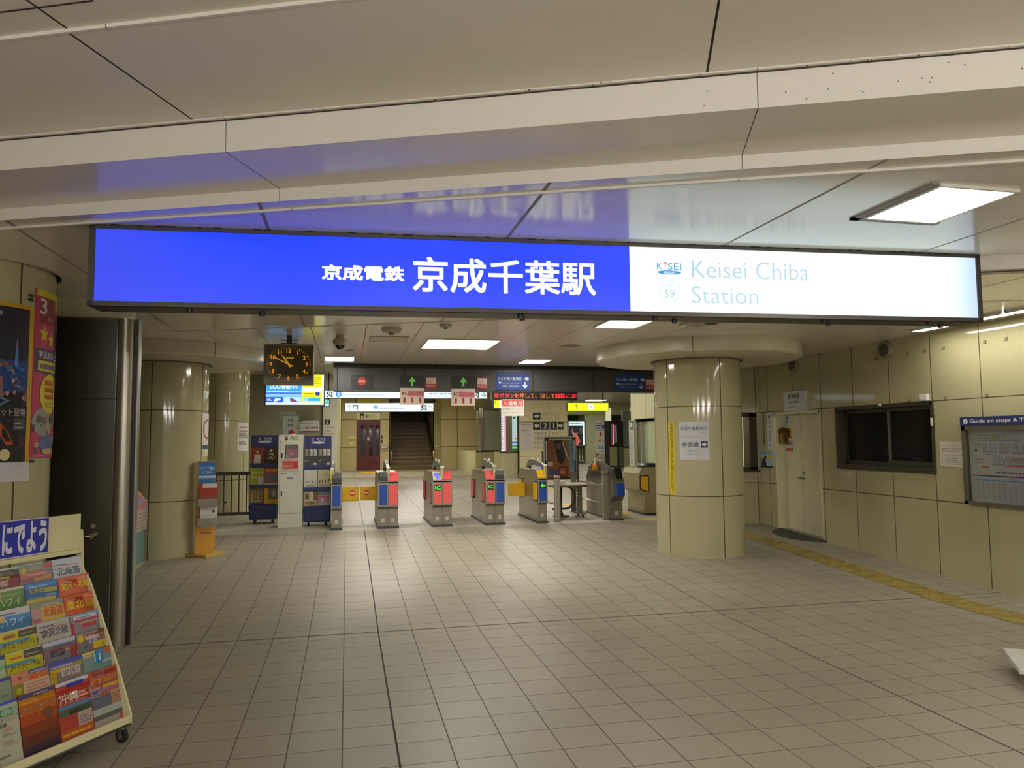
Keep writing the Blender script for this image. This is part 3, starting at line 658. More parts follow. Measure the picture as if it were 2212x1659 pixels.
def d_long(P, w, h):
    stairs_icon(P, .06, .025, .12); num2(P, .30, .088, .062)
    P.dashes(.42, 1.25, .07, .10, 1, I_('#a9c4dc'), 1, .6, 4); P.rect(.73, .735, .06, .11, I_('#5a7aa8'), 1); P.rect(.94, .945, .06, .11, I_('#5a7aa8'), 1)
    P.dashes(2.2, 2.9, .09, .14, 1, I_('#8fa8c4'), 1, .7, 6); P.dashes(2.05, 2.8, .035, .06, 1, I_('#b9cbd8'), 1, .7, 7); P.rect(2.17, 2.176, .03, .15, I_('#5a7aa8'), 1)
    stairs_icon(P, w - .30, .03, .11); P.thin_arrow(w - .095, .085, .13, I_('#15191c'), -90, 1, .1)
hung_sign('direction_sign', 'long white lit direction sign directly behind the header beam', -.475, 2.998, 16.0, 2.602, 2.778, SW, d_long)
def d_mid(P, w, h):
    P.thin_arrow(.14, h / 2, .16, I_('#23282a'), 0, 1, .09); lift_icon(P, .24, .055, .165); num2(P, .95, h / 2, .075, '#5aa0e2')
    P.dashes(1.08, 1.85, .1, .17, 1, I_('#a9bccb'), 1, .6, 3); stairs_icon(P, w - .40, .05, .17); P.thin_arrow(w - .13, h / 2, .16, I_('#23282a'), 0, 1, .09)
hung_sign('direction_sign', 'white lit sign with up arrows before the lift and the stairs', -.065, 2.732, 24.0, 2.618, 2.905, SW, d_mid)
def d_yel(P, w, h):
    P.thin_arrow(.27, h / 2, .13, I_('#3a3a06'), 0, 1, .1); P.text('出口', .41, .10, .06, I_('#b8b420'), 1, .13); P.rect(.62, .77, .04, .20, I_('#eef6f2'), 1); P.thin_arrow(.695, .125, .07, I_('#4a86b8'), 0, 2, .16); P.dashes(.8, .96, .1, .13, 1, I_('#c8c420'), 1)
hung_sign('exit_sign', 'yellow lit exit sign hung in front of the far square pillar', 6.008, 7.237, 20.0, 2.488, 2.730, SY, d_yel)
t = hung_sign('exit_sign', 'small yellow and white lit sign seen edge-on left of the dot-matrix display', 3.62, 3.86, 18.5, 2.50, 2.82, SY, lambda P, w, h: (P.rect(w - .09, w - .02, .02, h - .02, I_('#e8f2f4'), 1), P.thin_arrow(.07, h / 2, .1, I_('#5a5a0a'), 90, 1, .12)))
t = hung_sign('emergency_exit_sign', 'small green emergency exit sign right of the monitor', -.70, -.475, 21.2, 2.66, 2.86, mat('lit_exit', (.5, .85, .75), emit=1.0), lambda P, w, h: (P.rect(.02, .2, .07, .18, I_('#48b4b8'), 1), P.rect(.06, .08, .08, .17, I_('#2f9a70'), 2), P.rect(.12, .14, .08, .17, I_('#8ad8a0'), 2)))

# ================================================================== TICKET GATES
PINK = mat('gate_pink', '#ef5a5c', .35); PINK2 = mat('gate_pink_side', '#c8505a', .4); BLUE = mat('gate_blue', '#12459c', .35)
GSTEEL = mat('gate_steel', '#8f897a', .28, .85, var=.05, vscale=4)
LCD = mat('gate_lcd', (.13, .14, .95), emit=1.0); GLED = mat('gate_led_green', (.05, .85, .04), emit=1.0); GLEDB = mat('gate_led_back', '#0a1408', .4)
BODY = [(.06, .035), (.06, .31), (.045, .335), (0, .355), (0, .765), (.03, .775), (.17, .905), (1.38, .905), (1.52, .775), (1.55, .765), (1.55, .355), (1.505, .335), (1.49, .31), (1.49, .035)]
def flap(parent, x0, x1, z0, z1, y, disc=True):
    mb = MB(); mb.box(x0, x1, y - .015, y + .015, z0, z1, YELLOW, .012)
    P = Panel(mb, flat(0, y - .016, 0), .001)
    if disc:
        u = x0 + (x1 - x0) * (.62 if disc == 'l' else .38); v = (z0 + z1) / 2 + .01; P.disc(u, v, .048, C_('#d8381c'), 1); P.rect(u - .037, u + .037, v - .011, v + .011, C_('#f2d9b8'), 2)
    mb.build('flap', parent)
def ticket_gate(label, x0, units, group='ticket gates', flaps=(), sides=(None, None), arch=True):
    """units: (front colour, top kind, display) from left to right"""
    uw = .164; g = thing('ticket_gate', label, 'ticket gate', (x0, 12.55, GZ), 0, group); n = len(units); Wd = uw * n
    MB().box(-.015, Wd + .015, .02, 1.53, -.012, .035, mat('plinth', '#3b3a38', .5)).build('plinth', g)
    mb = MB()
    for i in range(n): mb.prism(BODY, i * uw + .002, (i + 1) * uw - .002, GSTEEL, 'x')
    mb.box(-.004, Wd + .004, .0, .02, .745, .772, STEEL); mb.box(-.004, .004, -.002, .02, .355, .77, STEEL); mb.box(Wd - .004, Wd + .004, -.002, .02, .355, .77, STEEL)
    mb.build('cabinet', g)
    for i, (c, top, disp) in enumerate(units):
        a, b = i * uw, (i + 1) * uw
        mb = MB(); P = Panel(mb, flat(0, 0, 0), .003); P.rect(a + .008, b - .008, .372, .745, GSTEEL, 1); P.rect(a + .019, b - .019, .388, .722, c, 2)
        mb.build('front_panel', g)
        if disp:
            mb = MB(); P = Panel(mb, flat(0, -.007, 0), .002); P.rect(a + .028, b - .03, .6, .705, GLEDB, 1)
            if disp == 'IC': P.text('IC', (a + b) / 2, .622, .062, GLED, 2, .088, .035, 'c')
            else: P.arrow((a + b) / 2, .652, .09, GLED, 90, 2, .3, .95, .5)
            mb.build('direction_display', g)
        mb = MB()
        tc_ = {'ic': WHITE, 'pinkic': PINK, 'pink': PINK, 'dark': DKGREY, 'yellow': YELLOW}[top]
        prof = [(.028, .775), (.17, .906), (.17, .916), (.022, .783)] if top != 'dark' else [(.02, .775), (.06, .80), (.075, .905), (.17, .906), (.17, .935), (.06, .925), (.02, .84)]
        mb.prism(prof, a + .008, b - .008, tc_, 'x')
        if top in ('ic', 'pinkic', 'yellow'):
            mb.prism([(.17, .906), (.6, .906), (.6, .922), (.17, .917)], a + .006, b - .02, PINK if top != 'yellow' else GREY, 'x')
            f = lambda u, v, d: (u, .17 + v, .918 + d)
            P = Panel(mb, f, .002); P.rect(a + .02, b - .03, .30, .42, WHITE, 3)
            if top == 'pinkic': P.rect(a + .02, b - .03, .02, .2, WHITE, 1)
        mb.build('top_cover', g)
        if top in ('ic', 'pinkic', 'yellow'):
            mb = MB()
            if top == 'ic': mb.prism([(.085, .838), (.135, .884), (.133, .889), (.082, .843)], a + .03, b - .035, LCD, 'x'); mb.prism([(.045, .802), (.068, .823), (.066, .828), (.043, .807)], a + .05, b - .05, LCD, 'x')
            else: mb.box(a + .03, b - .04, .22, .36, .922, .928, LCD)
            mb.build('reader_screen', g)
        if disp or True:
            mb = MB(); P = Panel(mb, flat(0, .06, 0), .001); P.rect((a + b) / 2 - .024, (a + b) / 2 + .024, .10, .165, C_('#c9c6b8'), 1); P.dashes((a + b) / 2 - .014, (a + b) / 2 + .014, .115, .15, 2, C_('#8a877c'), 2, .7, i)
            mb.build('floor_number_sticker', g)
    xc = uw if n == 2 else (Wd - .02 if units[0][1] != 'dark' else .01)
    mb = MB(); mb.box(xc - .026, xc + .026, .05, .12, .745, 1.0, STEEL, .006); mb.box(xc - .026, xc - .006, .047, .05, .75, .985, C_('#d8c43c')); mb.box(xc - .034, xc + .034, .04, .13, .985, 1.005, WHITE, .004)
    mb.build('sensor_post', g)
    if arch:
        mb = MB(); mb.prism([(.12, .96), (.12, 1.0), (.3, 1.035), (.8, 1.08), (1.15, 1.07), (1.32, .99), (1.38, .905), (1.2, .905), (1.12, .96), (.8, .985), (.3, .96)], xc - .024, xc + .024, mat('sensor_arch', '#6b6b66', .35, .3), 'x')
        for y in (.55, .95): mb.lathe([(.02, 1.06), (.022, 1.095), (.012, 1.112), (0, 1.115)], WHITE, (xc, y, 0), 14)
        mb.build('sensor_arch', g)
    for side, c in zip((0, 1), sides):
        if c:
            x = -.0 if side == 0 else Wd; q = -1 if side == 0 else 1
            for y0, y1 in ((.06, .30), (1.18, 1.46)):
                mb = MB(); mb.box(min(x, x + q * .022), max(x, x + q * .022), y0, y1, .40, .70, c, .008); mb.box(min(x, x + q * .02), max(x, x + q * .02), y0 - .004, y1 + .004, .376, .40, BLACK); mb.box(min(x, x + q * .02), max(x, x + q * .02), y0 - .004, y1 + .004, .70, .715, BLACK); mb.build('flap_housing', g)
    for f_ in flaps: flap(g, *f_)
    return g
ticket_gate('leftmost ticket gate with single blue panel, touching the right-hand leaflet stand', -.238, [(BLUE, 'dark', None)], flaps=[(.158, .45, .405, .655, .80, 'l')])
ticket_gate('ticket gate with blue left panel and plain pink right panel', .512, [(BLUE, 'dark', None), (PINK, 'pink', None)], flaps=[(-.275, .01, .41, .66, .80, 'r')])
ticket_gate('ticket gate with two pink panels and a green IC display', 1.412, [(PINK, 'ic', 'IC'), (PINK, 'pink', None)], sides=(PINK2, None))
ticket_gate('ticket gate with pink IC panel on the left and blue panel on the right', 2.315, [(PINK, 'pinkic', 'IC'), (BLUE, 'dark', None)], sides=(PINK2, None))
ticket_gate('ticket gate with yellow top and green left arrow on a blue panel', 3.232, [(BLUE, 'yellow', 'arrow')], sides=(YELLOW, None), flaps=[(-.315, .0, .40, .645, 1.0, None)])
# right-most gate, turned side on with a tall dark hood
g = thing('ticket_gate', 'ticket gate with bulging blue nose and tall dark hood right of the handrail', 'ticket gate', (4.60, 12.62, GZ), 0, 'ticket gates')
MB().box(-.01, .225, .03, 1.5, -.012, .035, mat('plinth', '#3b3a38', .5)).build('plinth', g)
mb = MB(); mb.prism([(.07, .035), (.07, .34), (.0, .40), (-.03, .43), (-.03, .70), (.0, .73), (.02, .76), (.2, .90), (1.3, .90), (1.45, .72), (1.45, .035)], 0, .215, GSTEEL, 'x'); mb.build('cabinet', g)
mb = MB(); mb.box(.06, .222, -.062, .0, .425, .665, BLUE, .022); mb.build('front_panel', g)
mb = MB(); mb.prism([(.0, .735), (.05, .74), (.14, .91), (.10, .93)], .09, .21, BLACK, 'x'); mb.build('top_cover', g)
mb = MB(); mb.prism([(.08, .76), (.16, .92), (.6, 1.03), (.9, 1.035), (1.3, .90), (.5, .88)], -.012, .06, mat('sensor_arch', '#6b6b66', .35, .3), 'x'); mb.lathe([(.02, 1.02), (.02, 1.05), (0, 1.06)], WHITE, (.02, .7, 0), 12); mb.build('sensor_arch', g)
mb = MB(); P = Panel(mb, flat(0, .07, 0), .001); P.rect(.08, .13, .10, .16, C_('#c9c6b8'), 1); P.dashes(.09, .12, .115, .15, 2, C_('#8a877c'), 2, .7); mb.build('floor_number_sticker', g)
# manned gate counter half behind the pillar
g = thing('manned_gate', 'rounded steel gate with yellow side panel half behind the round pillar', 'ticket gate', (5.40, 13.3, GZ), 0)
mb = MB(); prof = [(.10, .04), (.08, .12), (.10, .38), (.06, .43), (.0, .47), (.0, .78), (.03, .88), (.16, .90), (.55, .90), (.55, .04)]
mb.prism(prof, 0, .85, mat('gate_steel_warm', '#9c9172', .36, .6), 'y'); mb.build('cabinet', g)
mb = MB(); mb.prism([(.02, .50), (.02, .73), (.14, .73), (.17, .72), (.17, .44), (.1, .47)], -.012, .0, YELLOW, 'y'); mb.prism([(.0, .49), (.0, .745), (.16, .75), (.19, .73), (.19, .42), (.09, .45)], -.006, .001, BLACK, 'y'); mb.build('front_panel', g)
mb = MB(); mb.lathe([(.26, 0), (.27, .03), (.24, .07), (0, .08)], BLACK, (.36, .3, .90), 24); mb.build('top_cover', g)
MB().box(.08, .56, -.005, .86, -.015, .04, BLACK).build('plinth', g)

# ---------------------------------------------------------------- handrails beside the wide gate
def fence(label, x0, x1, ztop, rail=False):
    t = thing('barrier_rail', label, 'barrier', (x0, 12.76, GZ), 0); dx = x1 - x0
    mb = MB(); mb.box(-.052, .058, 0, .05, 0, ztop, STEEL, .012); mb.box(-.054, .060, -.003, .053, ztop - .05, ztop - .035, STEEL_D); mb.build('post', t)
    mb = MB(); mb.box(dx - .09, dx + .01, 1.5, 1.56, 0, .80, mat('barrier_post_grey', '#77726a', .5, .4), .006); mb.build('post', t)
    mb = MB()
    for za, zb in ((.30, .62), ):
        L = [(0, .05, zb), (dx * .06, .14, zb)] 
        pts = []
        for k in range(13):
            a = math.pi / 2 - math.pi * k / 12; pts.append((dx * .10 - 0, .16 - .09 * math.cos(a), (za + zb) / 2 + (zb - za) / 2 * math.sin(a)))
        for k in range(13):
            a = -math.pi / 2 + math.pi * k / 12; pts.append((dx * .9, 1.38 + .09 * math.cos(a), (za + zb) / 2 + (zb - za) / 2 * math.sin(a)))
        pts.append(pts[0]); mb.tube(pts, .017, CHROME, 10, False)
    mb.tube([(0, .04, .46), (dx * .05, .08, .46)], .015, CHROME); mb.tube([(dx * .92, 1.47, .46), (dx, 1.52, .46)], .015, CHROME); mb.build('loop_rail', t)
    if rail:
        mb = MB(); mb.box(-.05, .05, -.0, 1.0, ztop + .002, ztop + .022, mat('shelf_black', '#2a2a28', .3), .006); mb.box(-.06, .06, -.01, .06, ztop, ztop + .03, STEEL, .006); mb.build('handrail_shelf', t)
    return t
fence('steel post and chrome loop rail directly right of the yellow topped gate', 3.632, 3.56, .80)
fence('steel post, chrome loop rail and black shelf left of the hooded gate', 4.525, 4.44, .845, True)
b = thing('sanitizer_bottle', 'orange pump bottle standing on the black shelf of the handrail', 'bottle', (4.525, 13.30, GZ + .867), 0)
mb = MB(); mb.lathe([(0, 0), (.055, 0), (.058, .01), (.058, .10), (.05, .118), (.02, .125), (.018, .135), (0, .135)], mat('orange_liquid', '#d98a2a', .12, trans=.3, spec=.6), n=24); mb.build('body', b)
mb = MB(); mb.lathe([(.02, .13), (.02, .155), (.008, .16), (.007, .20), (0, .20)], WHITE, n=16); mb.tube([(0, 0, .195), (-.0, -.03, .197), (0, -.05, .185)], .008, WHITE, 8); mb.lathe([(0, .19), (.022, .19), (.022, .205), (0, .208)], WHITE, n=16); mb.build('pump', b)
t = thing('table', 'small dark edged table with white top between the two handrails', 'table', (3.98, 13.45, floor_z(13.45)), 0)
mb = MB(); mb.box(-.26, .36, -.22, .3, .585, .615, mat('table_top', '#b7b29e', .35), .008); mb.box(-.265, .365, -.225, .305, .56, .586, C_('#2c2723')); mb.build('tabletop', t)
mb = MB(); mb.tube([(-.07, .04, .56), (-.07, .04, .10), (-.07, .04, .03)], [.022, .022, .05], mat('leg_bronze', '#4f4634', .4, .6)); mb.lathe([(.16, 0), (.15, .02), (.03, .045), (0, .045)], mat('leg_bronze', '#4f4634', .4, .6), (-.07, .04, 0), 28); mb.build('pedestal', t)
mb = MB(); mb.tube([(-.22, .1, .14)] + [(.02 + .2 * math.sin(math.pi * k / 12), .1, .35 - .21 * math.cos(math.pi * k / 12)) for k in range(13)] + [(-.22, .1, .56)], .02, mat('leg_bronze', '#4f4634', .4, .6), 10); mb.build('tube_brace', t)
mb = MB(); mb.box(.26, .33, .0, .06, .06, .56, mat('barrier_post_grey', '#77726a', .5, .4)); mb.box(.22, .36, -.14, .2, .05, .08, mat('barrier_post_grey', '#77726a', .5, .4)); mb.build('leg', t)
for y in (-.12, .18):
    MB().lathe([(0, -.012), (.025, -.012), (.025, .012), (0, .012)], RUBBER, (.30, y, .026), 14, 'x').build('caster', t)
mb = MB(); mb.box(-.28, -.1, -.2, -.02, .615, .68, mat('tissue', '#c9c9b8', .6), .01)
tag(mb.build('paper_box', None, (4.02, 13.42, floor_z(13.45))), 'small pale box standing on the white table top', 'box')
# poster board behind the table
bd = thing('poster_board', 'dark green standing board with a train poster behind the table', 'board', (4.215, 14.55, floor_z(14.55)), 0)
mb = MB(); mb.box(-.325, .325, 0, .04, .62, 1.47, C_('#12352c')); mb.box(-.335, -.325, -.005, .045, .62, 1.48, STEEL); mb.box(.325, .335, -.005, .045, .62, 1.48, STEEL); mb.box(-.335, .335, -.005, .045, 1.47, 1.49, STEEL); mb.build('board', bd)
mb = MB()
for x in (-.365, .365): mb.box(x - .015, x + .015, .0, .04, .03, 1.2, DKGREY); mb.box(x - .02, x + .02, -.2, .24, 0, .03, DKGREY)
mb.build('stand_frame', bd)
mb = MB(); P = Panel(mb, flat(0, 0, 0), .002)
P.rect(-.29, .2, .66, 1.43, C_('#8a5a2e'), 1); P.rect(-.29, -.12, .9, 1.43, C_('#7d4c2a'), 2); P.poly([(-.14, 1.43), (.02, 1.43), (.1, 1.1), (.08, .98), (0, .92), (-.06, 1.0)], C_('#25232b'), 3)
P.poly([(-.1, 1.35), (0, 1.35), (.02, 1.24), (-.07, 1.24)], C_('#5a4a55'), 4); P.poly([(-.05, 1.12), (.06, 1.12), (.06, 1.02), (.0, .98), (-.03, 1.04)], C_('#0d0d12'), 4); P.disc(.03, 1.06, .012, C_('#b8c4b8'), 5)
P.poly([(.08, 1.43), (.2, 1.43), (.2, 1.15)], C_('#6c7a32'), 3); P.poly([(.02, 1.4), (.04, 1.4), (.19, 1.0), (.17, 1.0)], C_('#bdbdb6'), 4); P.rect(.2, .29, .74, 1.43, C_('#7f93b8'), 2); P.vtext('成田空港へは便利', .245, 1.4, .062, C_('#39405c'), 3)
P.rect(-.27, -.16, .85, .98, C_('#c9c0b4'), 4); P.rect(-.27, -.16, .85, .9, C_('#a83a34'), 5); P.rect(-.25, -.06, .72, .84, C_('#4c4a6a'), 4); P.rect(-.06, .14, .66, .90, C_('#6e2e1c'), 4); P.rect(-.02, .11, .7, .86, C_('#8e4a2e'), 5); P.dashes(-.02, .1, .76, .84, 3, C_('#c8a080'), 6)
P.slab(-.24, .24, 1.42, 1.445, 0, .012, C_('#b7b7ae')); P.slab(-.305, -.285, 1.0, 1.4, 0, .012, C_('#c4c4ba')); P.slab(.29, .31, 1.0, 1.4, 0, .012, C_('#c4c4ba'))
mb.build('poster', bd)

# ================================================================== BLUE LEAFLET STANDS, AED
def kstand(label, x0, x1, y, ztop, tilt):
    t = thing('leaflet_stand', label, 'leaflet stand', ((x0 + x1) / 2, y, floor_z(y)), 0); w = (x1 - x0) / 2; h = ztop - floor_z(y)
    # slightly leaning tower of three pockets on a caster base
    lean = .07
    def f(u, v, d): return (u * (1.0 + tilt * (1 - v / h)), lean * v / h - .05 - d, v)
    mb = MB(); P = Panel(mb, f, .002); P.slab(-w, w, .11, h, -.26, 0, NAVY); mb.build('case', t)
    mb = MB(); P = Panel(mb, f, .002); P.rect(-w + .01, w - .01, h - .2, h - .01, mat('navy_header', '#16235e', .35), 1)
    P.text('K', -.105, h - .095, .058, C_('#c8cad6'), 2, .05, -.004); P.text('SEI', -.01, h - .095, .058, C_('#c8cad6'), 2, .12, -.004); P.poly([(-.048, h - .037), (-.028, h - .037), (-.038, h - .06)], C_('#8c2a3a'), 2); P.disc(0, h - .118, .115, C_('#c8cad6'), 2, .018); P.text('GROUP', 0, h - .125, .013, C_('#3a4272'), 3, .08, 0, 'c')
    mb.build('header_panel', t)
    rows = []
    for k, (v0, v1) in enumerate(((h - .50, h - .21), (h - .875, h - .565), (h - 1.245, h - .935))):
        mb = MB(); P = Panel(mb, f, .002); P.slab(-w - .006, w + .006, v0 - .06, v0, -.01, .045, NAVY); mb.build('pocket_lip', t); rows.append((v0, v1))
    mb = MB(); mb.box(-w, w, -.12, .2, .07, .34, NAVY, .02); mb.build('base', t)
    for x in (-w * .65, w * .65):
        for yy in (-.03, .14): mb = MB(); mb.lathe([(0, -.014), (.032, -.014), (.036, 0), (.032, .014), (0, .014)], RUBBER, (x, yy, .036), 16, 'x'); mb.box(x - .02, x + .02, yy - .02, yy + .02, .06, .075, STEEL); mb.build('caster', t)
    return t, rows, f, w
def leaflet(nm, lab, t, f, u0, u1, v0, v1, draw, group, base='#d0ccc0'):
    o = t.location
    g = lambda u, v, d: tuple(Vector(f(u, v, d)) + o)
    mb = MB(); P = Panel(mb, g, .002); P.slab(u0, u1, v0, v1, .004, .022, C_(base)); P.f = lambda u, v, d: g(u, v, .022 + d)
    draw(P, u0, u1, v0, v1); return tag(mb.build(nm), lab, 'leaflet', group)
def d_person(P, a, b, c, d): P.rect(a, b, c, d, C_('#8a2e1c'), 1); m = (a + b) / 2; P.poly([(m - .06, c), (m + .06, c), (m + .05, c + .16), (m - .05, c + .16)], C_('#c9bda6'), 2); P.disc(m, c + .2, .025, C_('#c8a58c'), 2); P.dashes(b - .05, b - .01, d - .03, d - .01, 1, C_('#d8c8b0'), 2)
def d_brown(P, a, b, c, d): P.rect(a, b, c, d, C_('#4a2a1c'), 1); [P.disc(a + (b - a) * x, c + (d - c) * y, .022, C_(k), 2, n=8) for x, y, k in ((.5, .8, '#d8d4c0'), (.4, .6, '#b8a888'), (.6, .55, '#c8c4a8'), (.45, .35, '#cfc8b0'), (.62, .3, '#b89a5a'), (.8, .4, '#9a7a3a'), (.3, .3, '#a89070'))]
def d_green(P, a, b, c, d):
    P.rect(a, b, c, d, C_('#a5a628'), 1)
    for i in range(3):
        for j in range(2): P.disc(a + .04 + i * .055, c + .13 + j * .08, .023, C_('#d2cf8a'), 2, n=10)
    P.disc(b - .03, d - .09, .026, C_('#d8c81e'), 3); P.rect(b - .09, b - .0, c, c + .14, C_('#c9c4c0'), 3)
def d_red(P, a, b, c, d): P.rect(a, b, c, d, C_('#b8482e'), 1); P.dashes(a + .02, b - .01, d - .07, d - .025, 1, C_('#e0a020'), 2, .9); P.rect(a, b, c + .05, c + .19, C_('#6b6a7c'), 2); P.disc(a + .06, c + .13, .03, C_('#a8684a'), 3); P.rect(a, b, c, c + .02, C_('#d8d0cc'), 3)
def d_olive(P, a, b, c, d): P.rect(a, b, c, d, C_('#7a6a3e'), 1); [P.poly([(a + .03 + i * .05, c + .08), (a + .06 + i * .05, c + .08), (a + .055 + i * .05, d - .05), (a + .035 + i * .05, d - .05)], C_(k), 2) for i, k in enumerate(('#a8935a', '#9a8650', '#b59f6a', '#8c7a48'))]; P.rect(a, b, c, c + .06, C_('#5c5844'), 3); P.dashes(a + .02, b - .02, c + .07, c + .11, 1, C_('#cfc4a0'), 3)
def d_yel(P, a, b, c, d): P.rect(a, b, c, d, C_('#d9a80f'), 1); P.rect(a + .07, b - .0, c + .11, d, C_('#6e675c'), 2); P.disc(b - .06, c + .21, .04, C_('#a8957e'), 3, .055)
def d_bw(P, a, b, c, d):
    P.rect(a, b, c, d, C_('#3b3833'), 1)
    for i in range(3): x = a + .01 + i * (b - a) / 3; P.rect(x, x + (b - a) / 3 - .02, c + .16, d - .005, C_('#b9b7ae' if i else '#8f8a6c'), 2); P.rect(x + .012, x + .02, c + .18, d - .03, C_('#57534c'), 3)
    P.poly([(a, c + .06), (a + .07, c + .08), (a + .07, c + .09), (a, c + .07)], C_('#9a968c'), 2); P.disc(b - .04, c + .02, .035, C_('#b2afa8'), 2, .02)
def d_pale(P, a, b, c, d): P.rect(a, b, c, d, C_('#c4c2b2'), 1); [P.rect(a + .04 + .05 * i, a + .045 + .05 * i, c + .12, d - .05, C_('#a8a698'), 2) for i in range(3)]; [P.disc(a + .04 + .05 * i, c + .09, .014, C_('#6a6c70' if i % 2 == 0 else '#a8a698'), 2, n=8) for i in range(4)]; P.dashes(a + .02, b - .02, c + .02, c + .05, 1, C_('#77756a'), 2)
def d_food(P, a, b, c, d): P.rect(a, b, c, d, C_('#b8b394'), 1); [P.poly([(a + .02 + .045 * i, c + .09), (a + .035 + .045 * i, c + .07), (a + .05 + .045 * i, c + .1), (a + .035 + .045 * i, c + .12)], C_('#7a4634'), 2) for i in range(3)]; [P.disc(a + x, c + y, .016, C_(k), 2, n=8) for x, y, k in ((.19, .12, '#6e4a30'), (.2, .2, '#7a7a44'), (.14, .22, '#8a8a52'), (.2, .29, '#59663a'))]; P.dashes(a + .05, b - .05, c + .02, c + .04, 1, C_('#a8553c'), 2)
def d_old(P, a, b, c, d): P.rect(a, b, c, d, C_('#b5a87c'), 1); P.rect(a + .1, a + .17, c + .14, d, C_('#cbc6b0'), 2); P.rect(a + .02, a + .08, c + .17, d - .04, C_('#5e5838'), 2); P.rect(b - .06, b, c + .15, d, C_('#7a5e2c'), 2); P.rect(a + .02, b - .03, c + .09, c + .12, C_('#7c7468'), 2); P.disc(a + .115, c + .1, .03, C_('#b8482e'), 3)
def d_pinky(P, a, b, c, d): P.rect(a, b, c, d, C_('#a9a3b0'), 1); P.rect(a, b, c + .12, c + .21, C_('#b0808c'), 2); P.rect(a, b, c + .23, d, C_('#7a7a90'), 2); P.rect(a + .02, b - .03, c + .2, c + .215, C_('#c2545c'), 3); P.disc(a + .08, c + .15, .025, C_('#d8d0d4'), 3)
t, rows, f, w = kstand('blue leaflet stand left of the white defibrillator cabinet', -1.66, -1.20, 14.0, 1.833, .07)
for nm, lab, k, s, dr, b_ in (('leaflet', 'red leaflet with white clothed figure, top row of the left blue stand', 0, 0, d_person, '#8a2e1c'), ('leaflet', 'dark brown leaflet with pale shapes, top row of the left blue stand', 0, 1, d_brown, '#4a2a1c'), ('leaflet', 'yellow green leaflet in the middle row of the left blue stand', 1, 0, d_green, '#a5a628'), ('leaflet', 'red and grey leaflet in the middle row of the left blue stand', 1, 1, d_red, '#b8482e'), ('leaflet', 'olive brown leaflet in the bottom row of the left blue stand', 2, 0, d_olive, '#7a6a3e'), ('leaflet', 'yellow framed leaflet in the bottom row of the left blue stand', 2, 1, d_yel, '#d9a80f')):
    a = -w * .98 if s == 0 else .005; leaflet(nm, lab, t, f, a, a + w * .96, rows[k][0] - .0, rows[k][1] - .01, dr, 'leaflets in the left blue stand', b_)
t, rows, f, w = kstand('blue leaflet stand between the defibrillator cabinet and the leftmost gate', -.71, -.262, 13.35, 1.808, .01)
for lab, k, s, dr, b_ in (('black and white leaflet at the left of the right stand\'s top row', 0, 0, d_bw, '#3b3833'), ('black and white leaflet at the right of the right stand\'s top row', 0, 1, d_bw, '#3b3833'), ('pale leaflet with four grey dots, middle row of the right blue stand', 1, 0, d_pale, '#c4c2b2'), ('beige leaflet with small food pictures, middle row of the right blue stand', 1, 1, d_food, '#b8b394'), ('tan leaflet with a red spot, bottom row of the right blue stand', 2, 0, d_old, '#b5a87c'), ('pink and grey leaflet, bottom row of the right blue stand', 2, 1, d_pinky, '#a9a3b0')):
    a = -w * .98 if s == 0 else .005; leaflet('leaflet', lab, t, f, a, a + w * .96, rows[k][0], rows[k][1] - .01, dr, 'leaflets in the right blue stand', b_)
AY = 13.2
c = thing('defibrillator_cabinet', 'tall white defibrillator cabinet between the two blue leaflet stands', 'cabinet', (-.925, AY, floor_z(AY)), 0); H = 1.826 - floor_z(AY)
CW = mat('cabinet_white', '#c6c7b4', .38); w = .2
mb = MB(); mb.box(-w, w, .012, .3, 0, H - .40, CW); mb.box(-w, w, .012, .3, H - .16, H, CW); mb.box(-w, -.11, .012, .3, H - .40, H - .16, CW); mb.box(.135, w, .012, .3, H - .40, H - .16, CW); mb.box(-.11, .135, .22, .3, H - .40, H - .16, CW); mb.box(-w, w, .3, .31, 0, H + .01, STEEL); mb.box(-w - .012, -w, .05, .3, H - .02, H + .004, C_('#8f2a20')); mb.build('body', c)
mb = MB(); P = Panel(mb, flat(0, .012, 0), .002); P.text('AED', -.012, H - .075, .05, C_('#2c2420'), 1, .135, .006); P.disc(-.075, H - .05, .028, C_('#b84a34'), 1, .032); P.poly([(-.085, H - .1), (-.05, H - .07), (-.095, H - .05)], C_('#b84a34'), 1); P.poly([(-.08, H - .06), (-.06, H - .045), (-.075, H - .03), (-.085, H - .045)], CW, 2); P.dashes(0, .14, H - .1, H - .085, 1, C_('#a8a89a'), 1); P.disc(-.165, H - .115, .01, BLACK, 1); mb.build('header_panel', c)
wd = (H - .40, H - .16); wx = (-.10, .125)
dr = MB(); P = Panel(dr, flat(0, .012, 0), .001)
z0, z1 = H - .60, H - .105
for a, b_, q, e_ in ((-.165, wx[0], z0, z1), (wx[1], .172, z0, z1), (wx[0], wx[1], z0, wd[0]), (wx[0], wx[1], wd[1], z1)): P.slab(a, b_, q, e_, 0, .012, CW)
P.f = flat(0, .0, 0); P.rect(-.135, .125, H - .575, H - .415, C_('#b8352e'), 1.5); P.text('緊急時以外は使用禁止', -.005, H - .448, .022, C_('#e8d8c8'), 2.5, .24, .006, 'c'); P.dashes(-.12, .11, H - .565, H - .465, 4, C_('#d89a8c'), 2.5, .4, 2); P.dashes(-.06, .1, H - .14, H - .125, 1, C_('#9a9a8a'), 2)
do = dr.build('upper_door', c); do.name = 'upper_door'
mb = MB(); mb.box(wx[0] - .005, wx[1] + .005, .004, .006, wd[0] - .005, wd[1] + .005, mat('clear_pane', '#ffffff', .05, trans=1.0, var=0)); mb.build('window_pane', do)
